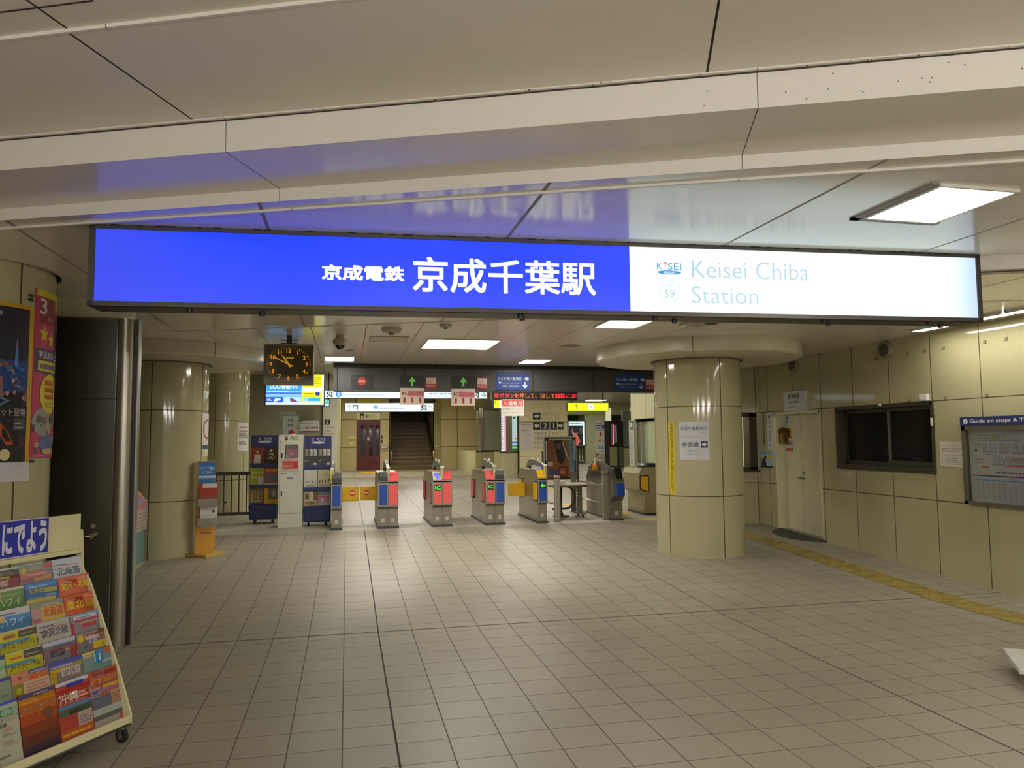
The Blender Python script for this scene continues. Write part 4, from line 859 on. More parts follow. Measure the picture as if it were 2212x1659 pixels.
mb = MB(); mb.box(-.152, -.132, -.012, 0, H - .385, H - .305, BLACK, .003); mb.build('handle', do)
mb = MB(); mb.box(-.18, .178, .0, .012, .24, H - .70, CW, .004); lo = mb.build('lower_door', c)
mb = MB(); mb.box(-.152, -.132, -.012, 0, .53, .61, BLACK, .003); mb.build('handle', lo)
mb = MB(); P = Panel(mb, flat(0, 0, 0), .002); P.dashes(-.16, -.06, H - .655, H - .64, 1, C_('#4a5578'), 1, .8); P.dashes(.04, .17, H - .655, H - .64, 1, C_('#7c86a8'), 1, .8); P.rect(-.06, .04, H - .735, H - .72, C_('#35508c'), 1.2); mb.build('maker_sticker', c)
mb = MB(); mb.lathe([(.045, 0), (.045, .02), (.035, .025), (.036, .06), (.025, .085), (0, .092)], mat('red_beacon', '#a81210', .15), (.02, .1, H + .004), 20); mb.lathe([(.05, -.004), (.05, .02), (.04, .022)], CREAMP, (.02, .1, H + .004), 20); mb.build('beacon', c)
d_ = thing('defibrillator', 'red defibrillator case behind the cabinet window', 'defibrillator', (-.915, AY + .06, floor_z(AY) + H - .395), 0)
mb = MB(); mb.box(-.10, .11, 0, .08, 0, .17, mat('aed_red', '#b8454c', .4), .02); mb.build('case', d_)
mb = MB(); P = Panel(mb, flat(0, 0, 0), .003); P.poly([(0, .04), (.03, .075), (.02, .095), (0, .085), (-.02, .095), (-.03, .075)], C_('#e4d6cc'), 1); P.rect(-.09, -.05, .01, .06, C_('#d8ccc4'), 1); P.rect(.07, .1, .01, .08, C_('#d8ccc4'), 1); mb.build('emblem', d_)

# ================================================================== LEFT SIDE
ys = thing('leaflet_stand', 'slim yellow leaflet stand with blue header in front of the left pillar', 'leaflet stand', (-1.845, 10.80, floor_z(10.8)), 12)
YW = mat('stand_yellow', '#dd9f2c', .45); WOOD = mat('stand_wood', '#b5842f', .5); HB = floor_z(10.8)
mb = MB(); mb.prism([(-.24, .04), (.0, -.16), (.27, .14), (.10, .34), (-.10, .28)], 0, .035, mat('stand_base', '#b59a4c', .5), 'z'); mb.build('base', ys)
mb = MB(); mb.box(-.125, .115, -.0, .018, .035, .40, YW); mb.box(-.125, .115, .018, .12, .035, 1.27, WOOD); mb.build('column', ys)
mb = MB(); P = Panel(mb, flat(0, 0, 0), .001); P.dashes(-.06, .07, .30, .325, 1, C_('#a8587a'), 1, .9); mb.build('sticker', ys)
mb = MB(); P = Panel(mb, flat(0, .018, 0), .002); P.slab(-.125, .115, .93, 1.27, 0, .01, WOOD); P.f = flat(0, .008, 0); P.rect(-.105, .11, .96, 1.255, C_('#2f78c4'), 1)
P.text('そごう千葉店', 0, 1.155, .04, C_('#e4ecf2'), 2, .19, .01, 'c'); P.text('のご案内', 0, 1.10, .037, C_('#e4ecf2'), 2, .12, .008, 'c'); P.rect(-.1, .108, 1.04, 1.072, C_('#d4e2ee'), 2); P.dashes(-.09, .1, 1.048, 1.064, 1, C_('#4a80c0'), 3); P.disc(.085, 1.0, .008, C_('#d4e2ee'), 2)
mb.build('header_panel', ys)
for z in (.40, .66):
    mb = MB(); mb.box(-.11, .13, -.075, .02, z, z + .02, WOOD); mb.box(-.11, .135, -.083, -.075, z, z + .11, mat('clear_acrylic', '#d8d2c0', .1, trans=.7, spec=.5)); mb.build('pocket', ys)
def curled(nm, lab, z0, z1, bow, draw, base, x0=-.085, x1=.13):
    o = ys.location; a = math.radians(12); n = 8
    def f(u, v, d):
        t = (v - z0) / (z1 - z0); y = -.045 + .03 * t - bow * math.sin(math.pi * t * .9) - d; x = u + .012 * t
        return (o[0] + x * math.cos(a) - y * math.sin(a), o[1] + x * math.sin(a) + y * math.cos(a), o[2] + v)
    mb = MB(); P = Panel(mb, f, .0012)
    for i in range(n):
        v0, v1 = z0 + (z1 - z0) * i / n, z0 + (z1 - z0) * (i + 1) / n; P.slab(x0, x1, v0, v1, 0, .008, C_(base if not callable(base) else base(i / n)))
    P.f = lambda u, v, d: f(u, v, .008 + d); draw(P); tag(mb.build(nm), lab, 'leaflet', 'leaflets on the yellow stand')
curled('leaflet', 'curled red leaflet with white top on the upper pocket of the yellow stand', .68, .98, .03, lambda P: (P.rect(-.06, .125, .915, .97, C_('#c9c8c4'), 1), P.rect(-.085, .13, .70, .80, C_('#9c5a3c'), 1), P.dashes(-.05, .1, .72, .78, 3, C_('#c8a070'), 2)), '#a83a26')
curled('leaflet', 'curled white leaflet on the lower pocket of the yellow stand', .385, .67, .03, lambda P: (P.disc(.08, .60, .018, C_('#2c2a2a'), 1), P.dashes(-.06, .09, .43, .445, 1, C_('#8a8884'), 1), P.dashes(-.04, .06, .50, .56, 3, C_('#b9b8b4'), 1)), '#cac9c5')

rl = thing('railing', 'low grey metal railing behind the yellow leaflet stand', 'railing', (-2.42, 15.0, floor_z(15)), 0)
RM = mat('railing_paint', '#5a5343', .5, .2)
mb = MB(); mb.box(0, 1.05, -.04, .04, .80, .87, RM, .008); mb.build('top_rail', rl)
mb = MB(); mb.box(0, 1.05, -.02, .02, .05, .11, RM); mb.build('bottom_rail', rl)
for i in range(8): mb = MB(); mb.tube([(.03 + .135 * i, 0, .1), (.03 + .135 * i, 0, .81)], .012, RM, 8); mb.build('baluster', rl)
mb = MB(); mb.lathe([(0, -.02), (.02, -.02), (.02, .02), (0, .02)], BLACK, (.20, -.01, .30), 12, 'y'); mb.build('lock', rl)
lb = thing('leaflet_rack', 'teal leaflet rack with pink papers seen between steel post and pillar', 'leaflet rack', (-2.56, 10.0, floor_z(10.0)), 0)
mb = MB(); mb.box(-.25, .0, -.12, .62, .03, .50, C_('#6f8f8c')); mb.box(-.26, .03, -.14, .64, 0, .03, C_('#b9b090')); mb.box(-.02, .004, .2, .215, .05, .48, C_('#3c6a80')); mb.build('body', lb)
f_ = lambda u, v, d: (.012 + d + .02 * (1 - v), u, v)
mb = MB(); P = Panel(mb, f_, .002)
vs = [f_(u, v, d) for d in (-.03, 0) for u, v in ((-.1, .45), (.62, .45), (.66, .80), (.2, .97), (-.1, 1.02))]
mb.add(vs, [(0, 1, 2, 3, 4), (5, 6, 7, 8, 9), (0, 1, 6, 5), (1, 2, 7, 6), (2, 3, 8, 7), (3, 4, 9, 8), (4, 0, 5, 9)], C_('#b9a99a'))
P.rect(.05, .6, .72, .80, C_('#b87a84'), 1); P.rect(.0, .4, .80, .92, C_('#b87a84'), 1); P.rect(.2, .5, .80, .85, C_('#8a90b0'), 2); P.rect(.0, .35, .90, .93, C_('#c8846c'), 2); P.dashes(.05, .6, .48, .70, 5, C_('#9a8a86'), 1)
mb.build('papers', lb)
# notices near the left pillars
def cyl_notice(nm, lab, c, r, a0, a1, z0, z1, draw, group=None, base='#cfccc6', th=.004, nu=12, cat='notice'):
    mb = MB(); P = Panel(mb, cylmap(c[0], c[1], r), .0012, nu); P.slab(a0, a1, z0, z1, 0.0006, th, C_(base)); P.f = cylmap(c[0], c[1], r + th); draw(P)
    return tag(mb.build(nm), lab, cat, group)
cyl_notice('notice', 'white no-smoking poster wrapped on the right edge of the left pillar', C2, C2R, -21.3, 10, 1.53, 2.118, lambda P: (P.rect(-20, 9, 1.62, 1.68, C_('#3a4252'), 1), P.rect(-20, 9, 1.535, 1.6, C_('#c9c08a'), 1), [P.poly([(-5.5 + 14 * math.cos(math.radians(a)), 1.90 + .14 * math.sin(math.radians(a))), (-5.5 + 14 * math.cos(math.radians(a + 10)), 1.90 + .14 * math.sin(math.radians(a + 10))), (-5.5 + 11 * math.cos(math.radians(a + 10)), 1.90 + .11 * math.sin(math.radians(a + 10))), (-5.5 + 11 * math.cos(math.radians(a)), 1.90 + .11 * math.sin(math.radians(a)))], C_('#b0452c'), 1) for a in range(0, 360, 10)]))
cyl_notice('notice', 'white notice with red and black lines on the dim pillar behind the railing', C3, .49, -50.5, -12, 1.53, 2.11, lambda P: (P.dashes(-46, -18, 2.0, 2.06, 1, C_('#b0505a'), 1), P.dashes(-47, -15, 1.80, 1.97, 4, C_('#5a565a'), 1, .4, 3), P.dashes(-47, -15, 1.83, 1.9, 2, C_('#b0606a'), 2, .4, 5), P.dashes(-47, -20, 1.66, 1.74, 2, C_('#5a565a'), 1)))
nb = thing('standing_notice_board', 'white standing board with black new-year lettering above the defibrillator cabinet', 'notice board', (-1.03, 14.6, floor_z(14.6)), 0)
mb = MB(); mb.box(-.16, .155, 0, .03, 1.20, 1.93, C_('#5f7468')); mb.box(-.21, .09, .03, .05, 1.86, 1.99, C_('#a9ae9c')); mb.box(-.03, .03, .01, .04, 0, 1.25, STEEL); mb.box(-.2, .2, -.12, .16, 0, .03, STEEL); mb.build('frame', nb)
mb = MB(); P = Panel(mb, flat(0, -.001, 0), .002); P.rect(-.15, .145, 1.21, 1.92, C_('#bcc0b2'), 1)
INK = C_('#25231f'); P.text('年年', -.055, 1.80, .055, INK, 2, .105, .012); P.text('始末', -.055, 1.71, .055, INK, 2, .105, .012); P.text('輪', -.04, 1.55, .095, INK, 2, .09, .016); P.dashes(.11, .125, 1.66, 1.78, 4, INK, 2, .5); mb.build('sheet', nb)
mb = MB(); P = Panel(mb, flat(), .004); P.slab(-.345, .345, 0, .30, 0, .02, C_('#c3c2ba')); P.f = flat(0, -.02, 0); P.rect(-.345, -.12, .26, .285, INK, 1); P.dashes(-.3, .2, .18, .235, 2, C_('#6a6766'), 1, .5, 3); P.text('いちまいのきっぷ', -.33, .05, .075, C_('#4a2f3c'), 1, .25, .004); P.dashes(-.05, .32, .06, .13, 1, C_('#8a5a72'), 1, .8, 8)
tag(mb.build('wall_notice', None, (-1.11, 21.95, 2.002)), 'wide white notice on the dim wall right of the standing notice board', 'notice')
mb = MB(); P = Panel(mb, flat(), .003); P.slab(-.16, .18, 0, .52, 0, .01, C_('#c9c6b2')); P.f = flat(0, -.01, 0); P.rect(-.135, .02, .37, .52, C_('#23211f'), 1); P.text('2', -.058, .395, .10, C_('#d8d6c8'), 2, None, .02, 'c')
for i, s_ in enumerate(('千葉中央', '学園前', 'おゆみ野')): P.text(s_, -.12, .27 - .095 * i, .06, C_('#6e6a5e'), 1, .24 if i != 1 else .17)
tag(mb.build('platform_notice', None, (-.485, 21.88, 1.80)), 'pale sign with number 2 tile on the wall above the right blue stand', 'sign')
dc = thing('dome_camera', 'white ceiling camera with black dome right of the hanging clock', 'camera', (-.09, 9.2, 3.0), 0)
mb = MB(); mb.lathe([(.045, 0), (.045, -.03), (.085, -.06), (.085, -.11), (.06, -.125), (0, -.125)], C_('#a9a595'), n=24); mb.build('housing', dc)
mb = MB(); mb.lathe([(.058, -.12), (.055, -.145), (.03, -.172), (0, -.18)], mat('camera_dome', '#0c0c0c', .08), n=20); mb.build('dome', dc)
def ceil_disc(nm, lab, x, y, r, d, col, cat, group=None):
    t = thing(nm, lab, cat, (x, y, 3.0), 0, group)
    MB().lathe([(r, 0), (r, -d * .4), (r * .8, -d), (0, -d)], C_(col), n=28).build('body', t)
    mb = MB(); mb.lathe([(r * .3, -d), (r * .28, -d * 1.5), (0, -d * 1.6)], C_('#8d897c'), n=16); mb.build('sensor', t)
ceil_disc('smoke_detector', 'round white ceiling unit left of the largest ceiling light', .49, 8.55, .115, .05, '#c4c0b0', 'detector')
ceil_disc('smoke_detector', 'small round ceiling unit close behind the sign, left of the big light', 1.06, 8.15, .07, .035, '#bdb9aa', 'detector')
ceil_disc('ceiling_speaker', 'dark round ceiling speaker right of the largest ceiling light', 2.99, 9.77, .15, .012, '#8d897e', 'speaker')
ceil_disc('ceiling_speaker', 'small dark round ceiling plate above the small light beside the monitor', .04, 10.75, .07, .01, '#8d897e', 'speaker')
vt = thing('ceiling_vent', 'thin framed ceiling hatch left of the largest ceiling light', 'vent', (.505, 9.45, 3.0), 0)
mb = MB()
for a in ((-.24, .24, -.25, -.235), (-.24, .24, .235, .25), (-.24, -.225, -.25, .25), (.225, .24, -.25, .25)): mb.box(*a, -.008, 0, C_('#b7a873'))
mb.build('frame', vt)
MB().box(-.225, .225, -.235, .235, -.003, .0, C_('#c6bfa8')).build('panel', vt)
sp = thing('ceiling_box', 'white box unit on the ceiling in front of the pillar drum', 'ceiling unit', (3.75, 7.6, 3.0), 0)
MB().box(-.12, .12, -.08, .08, -.05, 0, C_('#c2bead'), .006).build('body', sp)
mb = MB(); [mb.box(.14 + .025 * i, .155 + .025 * i, -.05, .05, -.012, 0, C_('#6d695f')) for i in range(6)]; mb.build('slot', sp)

# ================================================================== POSTERS ON THE FRONT LEFT PILLAR
def d_night(P):
    P.rect(-62, -22.3, 1.60, 2.67, C_('#14141e'), 1); P.rect(-62, -22.3, 2.27, 2.66, C_('#22222f'), 2)
    P.rect(-62, -22.3, 2.08, 2.30, C_('#1d3f7c'), 3); P.poly([(-62, 2.30), (-44, 2.33), (-36, 2.28), (-36, 2.24), (-62, 2.22)], C_('#8a4e2c'), 4); P.poly([(-36, 2.28), (-22.5, 2.27), (-22.5, 2.25), (-36, 2.25)], C_('#6e4a2e'), 4)
    P.poly([(-32, 2.26), (-29.6, 2.26), (-30, 2.38), (-31.6, 2.38)], C_('#5c7fc0'), 5); P.poly([(-31.6, 2.38), (-30.2, 2.38), (-30.6, 2.44), (-30.9, 2.46)], C_('#8a6a90'), 5)
    P.poly([(-62, 2.20), (-40, 2.19), (-30, 2.13), (-22.5, 2.11), (-22.5, 2.02), (-40, 2.05), (-62, 2.04)], C_('#8a5a5c'), 4)
    rr = random.Random(2)
    for i in range(46):
        a = rr.uniform(-60, -24); z = rr.uniform(2.04, 2.20); s = rr.uniform(.006, .018); P.disc(a, z, s * 60, C_(rr.choice(['#b07862', '#a85a4c', '#3a3450', '#c89878', '#5a6a9a', '#7c4a52'])), 5, s, 8)
    for i in range(18):
        a = rr.uniform(-58, -24); z = rr.uniform(2.20, 2.27); P.disc(a, z, 1.2, C_(rr.choice(['#2f6ab0', '#4a84c4', '#b0683a'])), 5, .012, 8)
    P.poly([(-62, 2.08), (-42, 2.06), (-34, 2.02), (-40, 1.98), (-62, 1.99)], C_('#4c7a8a'), 6)
    P.rect(-62, -22.3, 1.60, 1.985, C_('#191214'), 5); P.text('ボット登場', -43.5, 1.915, .055, C_('#b4aaa6'), 7, 20); P.rect(-31.5, -23.8, 1.82, 1.90, C_('#4a4646'), 6); P.dashes(-30.5, -24.8, 1.83, 1.89, 2, C_('#a8a4a2'), 7, .35)
    P.poly([(-62, 1.90), (-40, 1.88), (-34, 1.80), (-31, 1.72), (-35, 1.71), (-40, 1.80), (-62, 1.84)], C_('#a8491c'), 6); P.poly([(-62, 1.84), (-40, 1.79), (-36, 1.70), (-41, 1.62), (-62, 1.62)], C_('#1a2250'), 6)
    P.poly([(-38, 1.66), (-28, 1.70), (-22.5, 1.72), (-22.5, 1.61), (-37, 1.61)], C_('#5e3418'), 6); P.disc(-36, 1.65, 3.2, C_('#c9b98a'), 7, .04); P.rect(-28, -23, 1.70, 1.78, C_('#43201c'), 6)
    P.disc(-41.5, 2.62, 1.4, C_('#7c86a0'), 6, .016)
cyl_notice('travel_poster', 'large night view travel poster with yellow border on the front left pillar', C1, C1R, -63, -18.6, 1.60, 2.70, d_night, None, '#c79a1e', cat='poster')
cyl_notice('paper_sheet', 'plain white paper strip below the night view poster', C1, C1R, -63, -18.0, 1.465, 1.598, lambda P: (P.dashes(-33, -27, 1.543, 1.55, 1, C_('#8d8a90'), 1), P.dashes(-40, -36, 1.515, 1.522, 1, C_('#8d8a90'), 1)), None, '#c2bfc4', cat='paper')
def oval(P, u, v, ru, rv, c, l):
    n = 24                                            # drawn as narrow upright slices so that it follows the curved pillar
    for i in range(n):
        a, b = -1 + 2 * i / n, -1 + 2 * (i + 1) / n; ya, yb = rv * math.sqrt(max(0, 1 - a * a)), rv * math.sqrt(max(0, 1 - b * b))
        P.poly([(u + ru * a, v - ya), (u + ru * b, v - yb), (u + ru * b, v + yb), (u + ru * a, v + ya)], C_(c), l)
def d_pink(P):
    P.rect(-17, 20, 1.621, 2.82, C_('#b8365c'), 1); P.rect(-17, 20, 2.79, 2.84, C_('#cfc01e'), 2); P.rect(8, 20, 2.72, 2.79, C_('#cfc01e'), 2)
    P.rect(-13.5, 4, 2.60, 2.785, C_('#8a1e30'), 3); P.text('3', -13.8, 2.665, .11, C_('#d8ccd0'), 4, 7, .02); P.text('Best', -4, 2.625, .028, C_('#c8a0a8'), 4, 6)
    for u, v in ((-8.5, 2.52), (1, 2.485)):
        pts = [(u + (5 if i % 2 == 0 else 2.3) * math.sin(math.pi * i / 5), v + (.065 if i % 2 == 0 else .03) * math.cos(math.pi * i / 5)) for i in range(10)]
        for i in range(0, 10, 2): P.poly([pts[i - 1], pts[i], pts[(i + 1) % 10], (u, v)], C_('#e0c414'), 3)
    P.rect(9, 20, 2.36, 2.69, C_('#241f3e'), 3); P.vtext('スペシャル', 15, 2.68, .055, C_('#cfcad0'), 4, 0, 1.1, 110)
    P.rect(-17, 20, 2.235, 2.415, C_('#4a3a5c'), 2); P.text('学生限定', -14, 2.345, .05, C_('#d8d0d8'), 3, 20, .01); P.rect(-14, 15, 2.25, 2.325, C_('#cdbf22'), 3); P.dashes(-12, 12, 2.265, 2.31, 1, C_('#5c4a7a'), 4, .8); P.dashes(8, 19, 2.34, 2.40, 2, C_('#cfc8d0'), 4)
    oval(P, 2, 2.09, 13.5, .145, '#d8c81a', 4); [P.rect(-6.5 + 1.4 * i, 8.5 + 1.0 * i, 2.15 - .052 * i, 2.19 - .052 * i, C_('#d88a1c'), 5) for i in range(3)]; [P.dashes(-6, 8, 2.15 - .05 * i, 2.185 - .05 * i, 1, C_('#b8551c'), 6, .8, i) for i in range(3)]; P.dashes(-5, 9, 1.99, 2.035, 3, C_('#8c7a16'), 5, .3)
    P.rect(13, 20, 2.10, 2.22, C_('#3c3f6a'), 5)
    oval(P, -5, 1.88, 13, .105, '#8d8f84', 3); P.poly([(-17, 1.86), (-8, 1.86), (0, 1.80), (-8, 1.79), (-17, 1.81)], C_('#3a3440'), 4); [P.disc(u, v, 2.6, C_(k), 5, .03, 10) for u, v, k in ((-11, 1.90, '#6a4a44'), (-5, 1.89, '#7c5448'), (0, 1.85, '#b8937c'), (5, 1.90, '#4c4038'))]; P.poly([(-2, 1.87), (2, 1.88), (4, 1.80), (1, 1.79)], C_('#b99a88'), 5)
    P.rect(13, 20, 1.75, 2.05, C_('#8fa0c4'), 3); oval(P, 14.5, 1.765, 4.5, .05, '#bfa98c', 4); oval(P, 2, 1.725, 13, .065, '#55689a', 4); P.poly([(-9, 1.70), (12, 1.70), (10, 1.675), (-7, 1.675)], C_('#6b7480'), 5); oval(P, 2, 1.668, 9, .022, '#b5aa72', 5); oval(P, -13, 1.715, 2.4, .02, '#b8937c', 4); P.rect(-15, -11.5, 1.655, 1.70, C_('#5a4c4a'), 4); P.dashes(-15, -3, 1.632, 1.645, 1, C_('#d8a0b0'), 3)
cyl_notice('travel_poster', 'tall pink poster with yellow stars on the front left pillar', C1, C1R, -18, 20, 1.621, 2.84, d_pink, None, '#b8365c', cat='poster')
for k, (a, z) in enumerate(((-22.2, 2.775), (-22.2, 2.745), (-16, 1.60))):
    cyl_notice('magnet_clip', ('upper small dark clip above the poster gap on the front left pillar', 'lower small dark clip above the poster gap on the front left pillar', 'small dark clip below the tall pink poster')[k], C1, C1R, a - 1.6, a + 1.6, z - .01, z + .01, lambda P: None, None, '#2a2c20', .012, 3, 'clip')

# ================================================================== MAGAZINE RACK
RO = Vector((-1.205, 4.833, 0)); RA = 90 - 33.3     # local x = along the rack toward its far right end, y = backwards
RC = mat('rack_enamel', '#d2ca9f', .38)
rk = thing('magazine_rack', 'cream enamel magazine rack on casters with blue header sign at the left', 'magazine rack', tuple(RO), RA)
LEN = .95
mb = MB(); prof = [(0, .10), (.10, .10), (.46, .10), (.475, .12), (.475, 1.20), (.437, 1.20), (.420, .965), (.36, .90), (.20, .59), (.11, .41), (0, .155)]
for x0, x1 in ((-.012, .0), (-LEN - .012, -LEN)): mb.prism(prof, x0, x1, RC, 'x')
mb.build('side_panel', rk)
mb = MB(); mb.box(-LEN, 0, 0, .014, .10, .152, RC, .003); mb.box(-LEN, 0, .0, .46, .095, .11, C_('#3a3734')); mb.box(-LEN, 0, .44, .455, 1.06, 1.30, RC, .003) if False else None; mb.build('base_tray', rk)
mb = MB(); mb.box(-LEN - .01, -.006, .452, .466, 1.085, 1.295, RC, .003); mb.box(-LEN - .01, .0, .43, .47, 1.06, 1.088, RC, .004); mb.build('header_panel', rk)
mb = MB(); P = Panel(mb, flat(0, .450, 0), .0012); P.slab(-.82, -.217, 1.09, 1.298, 0, .003, C_('#c4c4d2')); P.f = flat(0, .447, 0); P.rect(-.815, -.222, 1.096, 1.293, C_('#27329a'), 1)
P.text('にでよう', -.492, 1.113, .164, C_('#cfcfdc'), 2, .258, .042); mb.build('header_sign', rk)
STEP_Z, STEP_Y = .1026, .0530
def row_origin(k): return (.442 - STEP_Y * (k - 1), 1.042 - STEP_Z * (k - 1))   # top edge of the magazines in row k
mb = MB(); wires = MB()
for k in range(1, 8):
    y, z = row_origin(k)
    zb = z - (.30 if k == 7 else .22)
    mb.box(-LEN, 0, y - .012 + .03, y + .045, zb - .006, zb, RC)
    for x in (-.03, -.20, -.40, -.60, -.80): wires.tube([(x, y - .018 + (z - .06 - zb) * .0, zb), (x, y - .022, z - .07)], .0025, CHROME, 6)
    wires.tube([(-LEN, y - .023, z - .07), (0, y - .023, z - .07)], .0025, CHROME, 6) if k == 7 else None
y, z = row_origin(7)
for x in (-.12, -.31, -.50, -.70): wires.tube([(x, y - .026, z - .27), (x, y - .026, z - .07)], .0022, CHROME, 6)
wires.tube([(-LEN, y - .026, z - .17), (0, y - .026, z - .17)], .0022, CHROME, 6)
mb.build('shelf', rk); wires.build('wire_guard', rk)
for x, yy in ((-.035, .035), (-.035, .43), (-LEN + .04, .43), (-LEN + .04, .035)):
    mb = MB(); mb.lathe([(0, -.014), (.026, -.014), (.04, -.01), (.04, .01), (.026, .014), (0, .014)], RUBBER, (x, yy, .041), 20, 'x'); mb.lathe([(0, -.016), (.018, -.016), (.018, .016), (0, .016)], CHROME, (x, yy, .041), 14, 'x'); mb.box(x - .022, x + .022, yy - .02, yy + .02, .08, .10, STEEL); mb.box(x - .022, x - .018, yy - .012, yy + .012, .04, .09, STEEL); mb.box(x + .018, x + .022, yy - .012, yy + .012, .04, .09, STEEL); mb.build('caster', rk)
MW = rk.matrix_world.copy()
rm = Matrix.Rotation(math.radians(RA), 4, 'Z'); rm.translation = RO
def magazine(k, u0, u1, lab, base, draw, hgt=.245, jit=0.0, th=.008):
    y, z = row_origin(k); z += jit; hgt = .30 if k == 7 else hgt
    ln = (.40 if k == 7 else .18)
    def f(u, v, d):                                   # v from 0 (bottom) to hgt, leaning back
        yy = y + .0 - (hgt - v) * .24 + 0 - d; zz = z - (hgt - v)
        return tuple(rm @ Vector((u, yy + .0, zz)))
    mb = MB(); P = Panel(mb, f, .0008); P.slab(u0, u1, 0, hgt, -th, 0, C_(base)); draw(P, u0, u1, hgt)
    return tag(mb.build('magazine'), lab, 'magazine', 'travel magazines in the rack')
def cover(bands=(), texts=(), shapes=()):
    def d(P, a, b, h):
        w = b - a
        for x0, x1, y0, y1, c in bands: P.rect(a + x0 * w, a + x1 * w, h - y1, h - y0, G_(c), 1)
        for fn in shapes: fn(P, a, b, h)
        for s_, x0, x1, yb, hh, c, off in texts: P.text(s_, a + x0 * w, h - yb, hh, G_(c), 3, (x1 - x0) * w, off)
        for i in range(2): pass
    return d
def dash(x0, x1, y0, y1, n, c, seed=1): return lambda P, a, b, h: P.dashes(a + x0 * (b - a), a + x1 * (b - a), h - y1, h - y0, n, G_(c), 2, .6, seed)
def dot(x, y, r, c): return lambda P, a, b, h: P.disc(a + x * (b - a), h - y, r, G_(c), 2, None, 16)
c1x, c2x, c3x, c4x = (-.198, .006), (-.400, -.203), (-.606, -.405), (-.812, -.612)
R3 = random.Random(11)
def busy(cols, n=14, y0=.02, y1=.24):
    sd = R3.random()
    def fn(P, a, b, h):
        q = random.Random(sd)
        for i in range(n):
            x = a + q.uniform(.02, .75) * (b - a); yv = q.uniform(y0, y1); ww = q.uniform(.1, .3) * (b - a); hh = q.uniform(.006, .02)
            P.rect(x, min(x + ww, b - .004), h - yv - hh, h - yv, G_(q.choice(cols)), 1.5)
    return fn
# right-hand column, top to bottom
magazine(1, *c1x, 'white magazine with dark blue kanji, top right corner of the rack', '#c4c4c8', cover([(0, 1, 0, .022, '#b4b9cc')], [('北海道', .10, .82, 0.094, .043, '#2c3558', .012)], [dash(.02, .45, .026, .036, 1, '#3a4690'), dash(.3, .8, .034, .041, 1, '#c07068'), dash(.02, .25, .048, .056, 1, '#4a5070')]))
magazine(2, *c1x, 'red magazine with yellow kanji directly below the white top right one', '#c0543c', cover([(0, 1, 0, .10, '#c4542f'), (.2, .6, .015, .05, '#c83a10')], [('金沢・北陸', .06, .94, 0.071, .044, '#d2b814', .022)], [dash(.1, .3, .016, .028, 1, '#a8949c'), dash(.6, .95, .008, .024, 2, '#d89a88')]))
magazine(3, *c1x, 'red magazine with yellow kanji in the third row, right end', '#c45a3a', cover([(0, 1, 0, .10, '#c4501e'), (.25, .6, .012, .05, '#c83a10'), (.55, 1, .05, .1, '#c8701c')], [('東北', .06, .58, 0.078, .05, '#d2b814', .022), ('温泉', .62, .96, 0.076, .042, '#c8981c', .012)], [dash(.1, .35, .014, .028, 1, '#a8949c'), dash(.62, .95, .008, .024, 2, '#d89a88')]))
magazine(4, *c1x, 'grey magazine with pink stripe in the fourth row, right end', '#8a7884', cover([(0, 1, 0, .010, '#7a98b8'), (.1, .85, .012, .03, '#c4c6cc'), (.15, 1, .035, .045, '#b03058'), (0, .1, .05, .2, '#a83048'), (.35, .8, .06, .08, '#b0304c')], [], [dash(.2, .65, .016, .026, 1, '#4a5270'), dash(.3, .9, .045, .055, 1, '#b8ac5c', 3), dot(.87, .021, .009, '#6a84a8'), busy(['#7c6a78', '#9a8a94'], 8, .08, .2)]))
magazine(5, *c1x, 'magazine with a round yellow sticker in the fifth row, right end', '#7c5a5c', cover([(0, 1, 0, .02, '#8c8274'), (.7, 1, .0, .03, '#a85a42'), (.28, .72, .022, .042, '#c8a4a8'), (.5, .95, .062, .1, '#c0a81c'), (.1, .35, .06, .1, '#5e7684')], [('女子旅', .29, .7, 0.026, .015, '#7c2c3c', .01)], [dot(.14, .03, .020, '#c8b41c'), dot(.42, .055, .012, '#8a9ab8'), dot(.58, .05, .014, '#8a9ab8'), busy(['#90344c', '#6c5a5c'], 6, .06, .16)]))
magazine(6, *c1x, 'grey green magazine with a blue box and white figure in the sixth row, right end', '#67807c', cover([(0, .4, .0, .012, '#c8b44c'), (.42, .68, .004, .03, '#3a7cb0'), (.7, 1, .0, .03, '#b05a42'), (.35, .65, .03, .075, '#2a7cae'), (.05, .3, .015, .03, '#b89a80')], [('11', .36, .55, 0.058, .038, '#c8d4d8', .02)], [dash(.6, .95, .055, .075, 1, '#a8bab4', 3), busy(['#7c948c', '#587068'], 8, .07, .2)]))
magazine(7, *c1x, 'full view magazine with orange lettering at the lower right end of the rack', '#a0503c', cover([(0, 1, 0, .03, '#b8503c'), (.1, .5, .0, .012, '#c8c07a'), (.12, .48, .012, .028, '#a8a4bc'), (.5, 1, .008, .035, '#b02c3c'), (.05, .95, .10, .115, '#8f6a88'), (.02, .3, .09, .135, '#a88aa0'), (0, .62, .135, .20, '#5c6270'), (.62, 1, .125, .20, '#b08a68'), (0, 1, .20, .235, '#9aa4a4'), (0, 1, .235, .26, '#55564f'), (0, .8, .26, .30, '#9a8f84')], [('ビエンナーレ'[:3], .05, .6, .075, .036, '#d2a014', .012), ('まつり', .6, .97, .07, .03, '#c48a1c', .01)], [dash(.4, .98, .075, .098, 1, '#d2a014', 5), dash(.05, .28, .098, .13, 3, '#4c4670', 2), dash(.65, .98, .135, .195, 4, '#8c6448', 4), dash(.25, .6, .205, .225, 1, '#a0aa4c', 6)]))
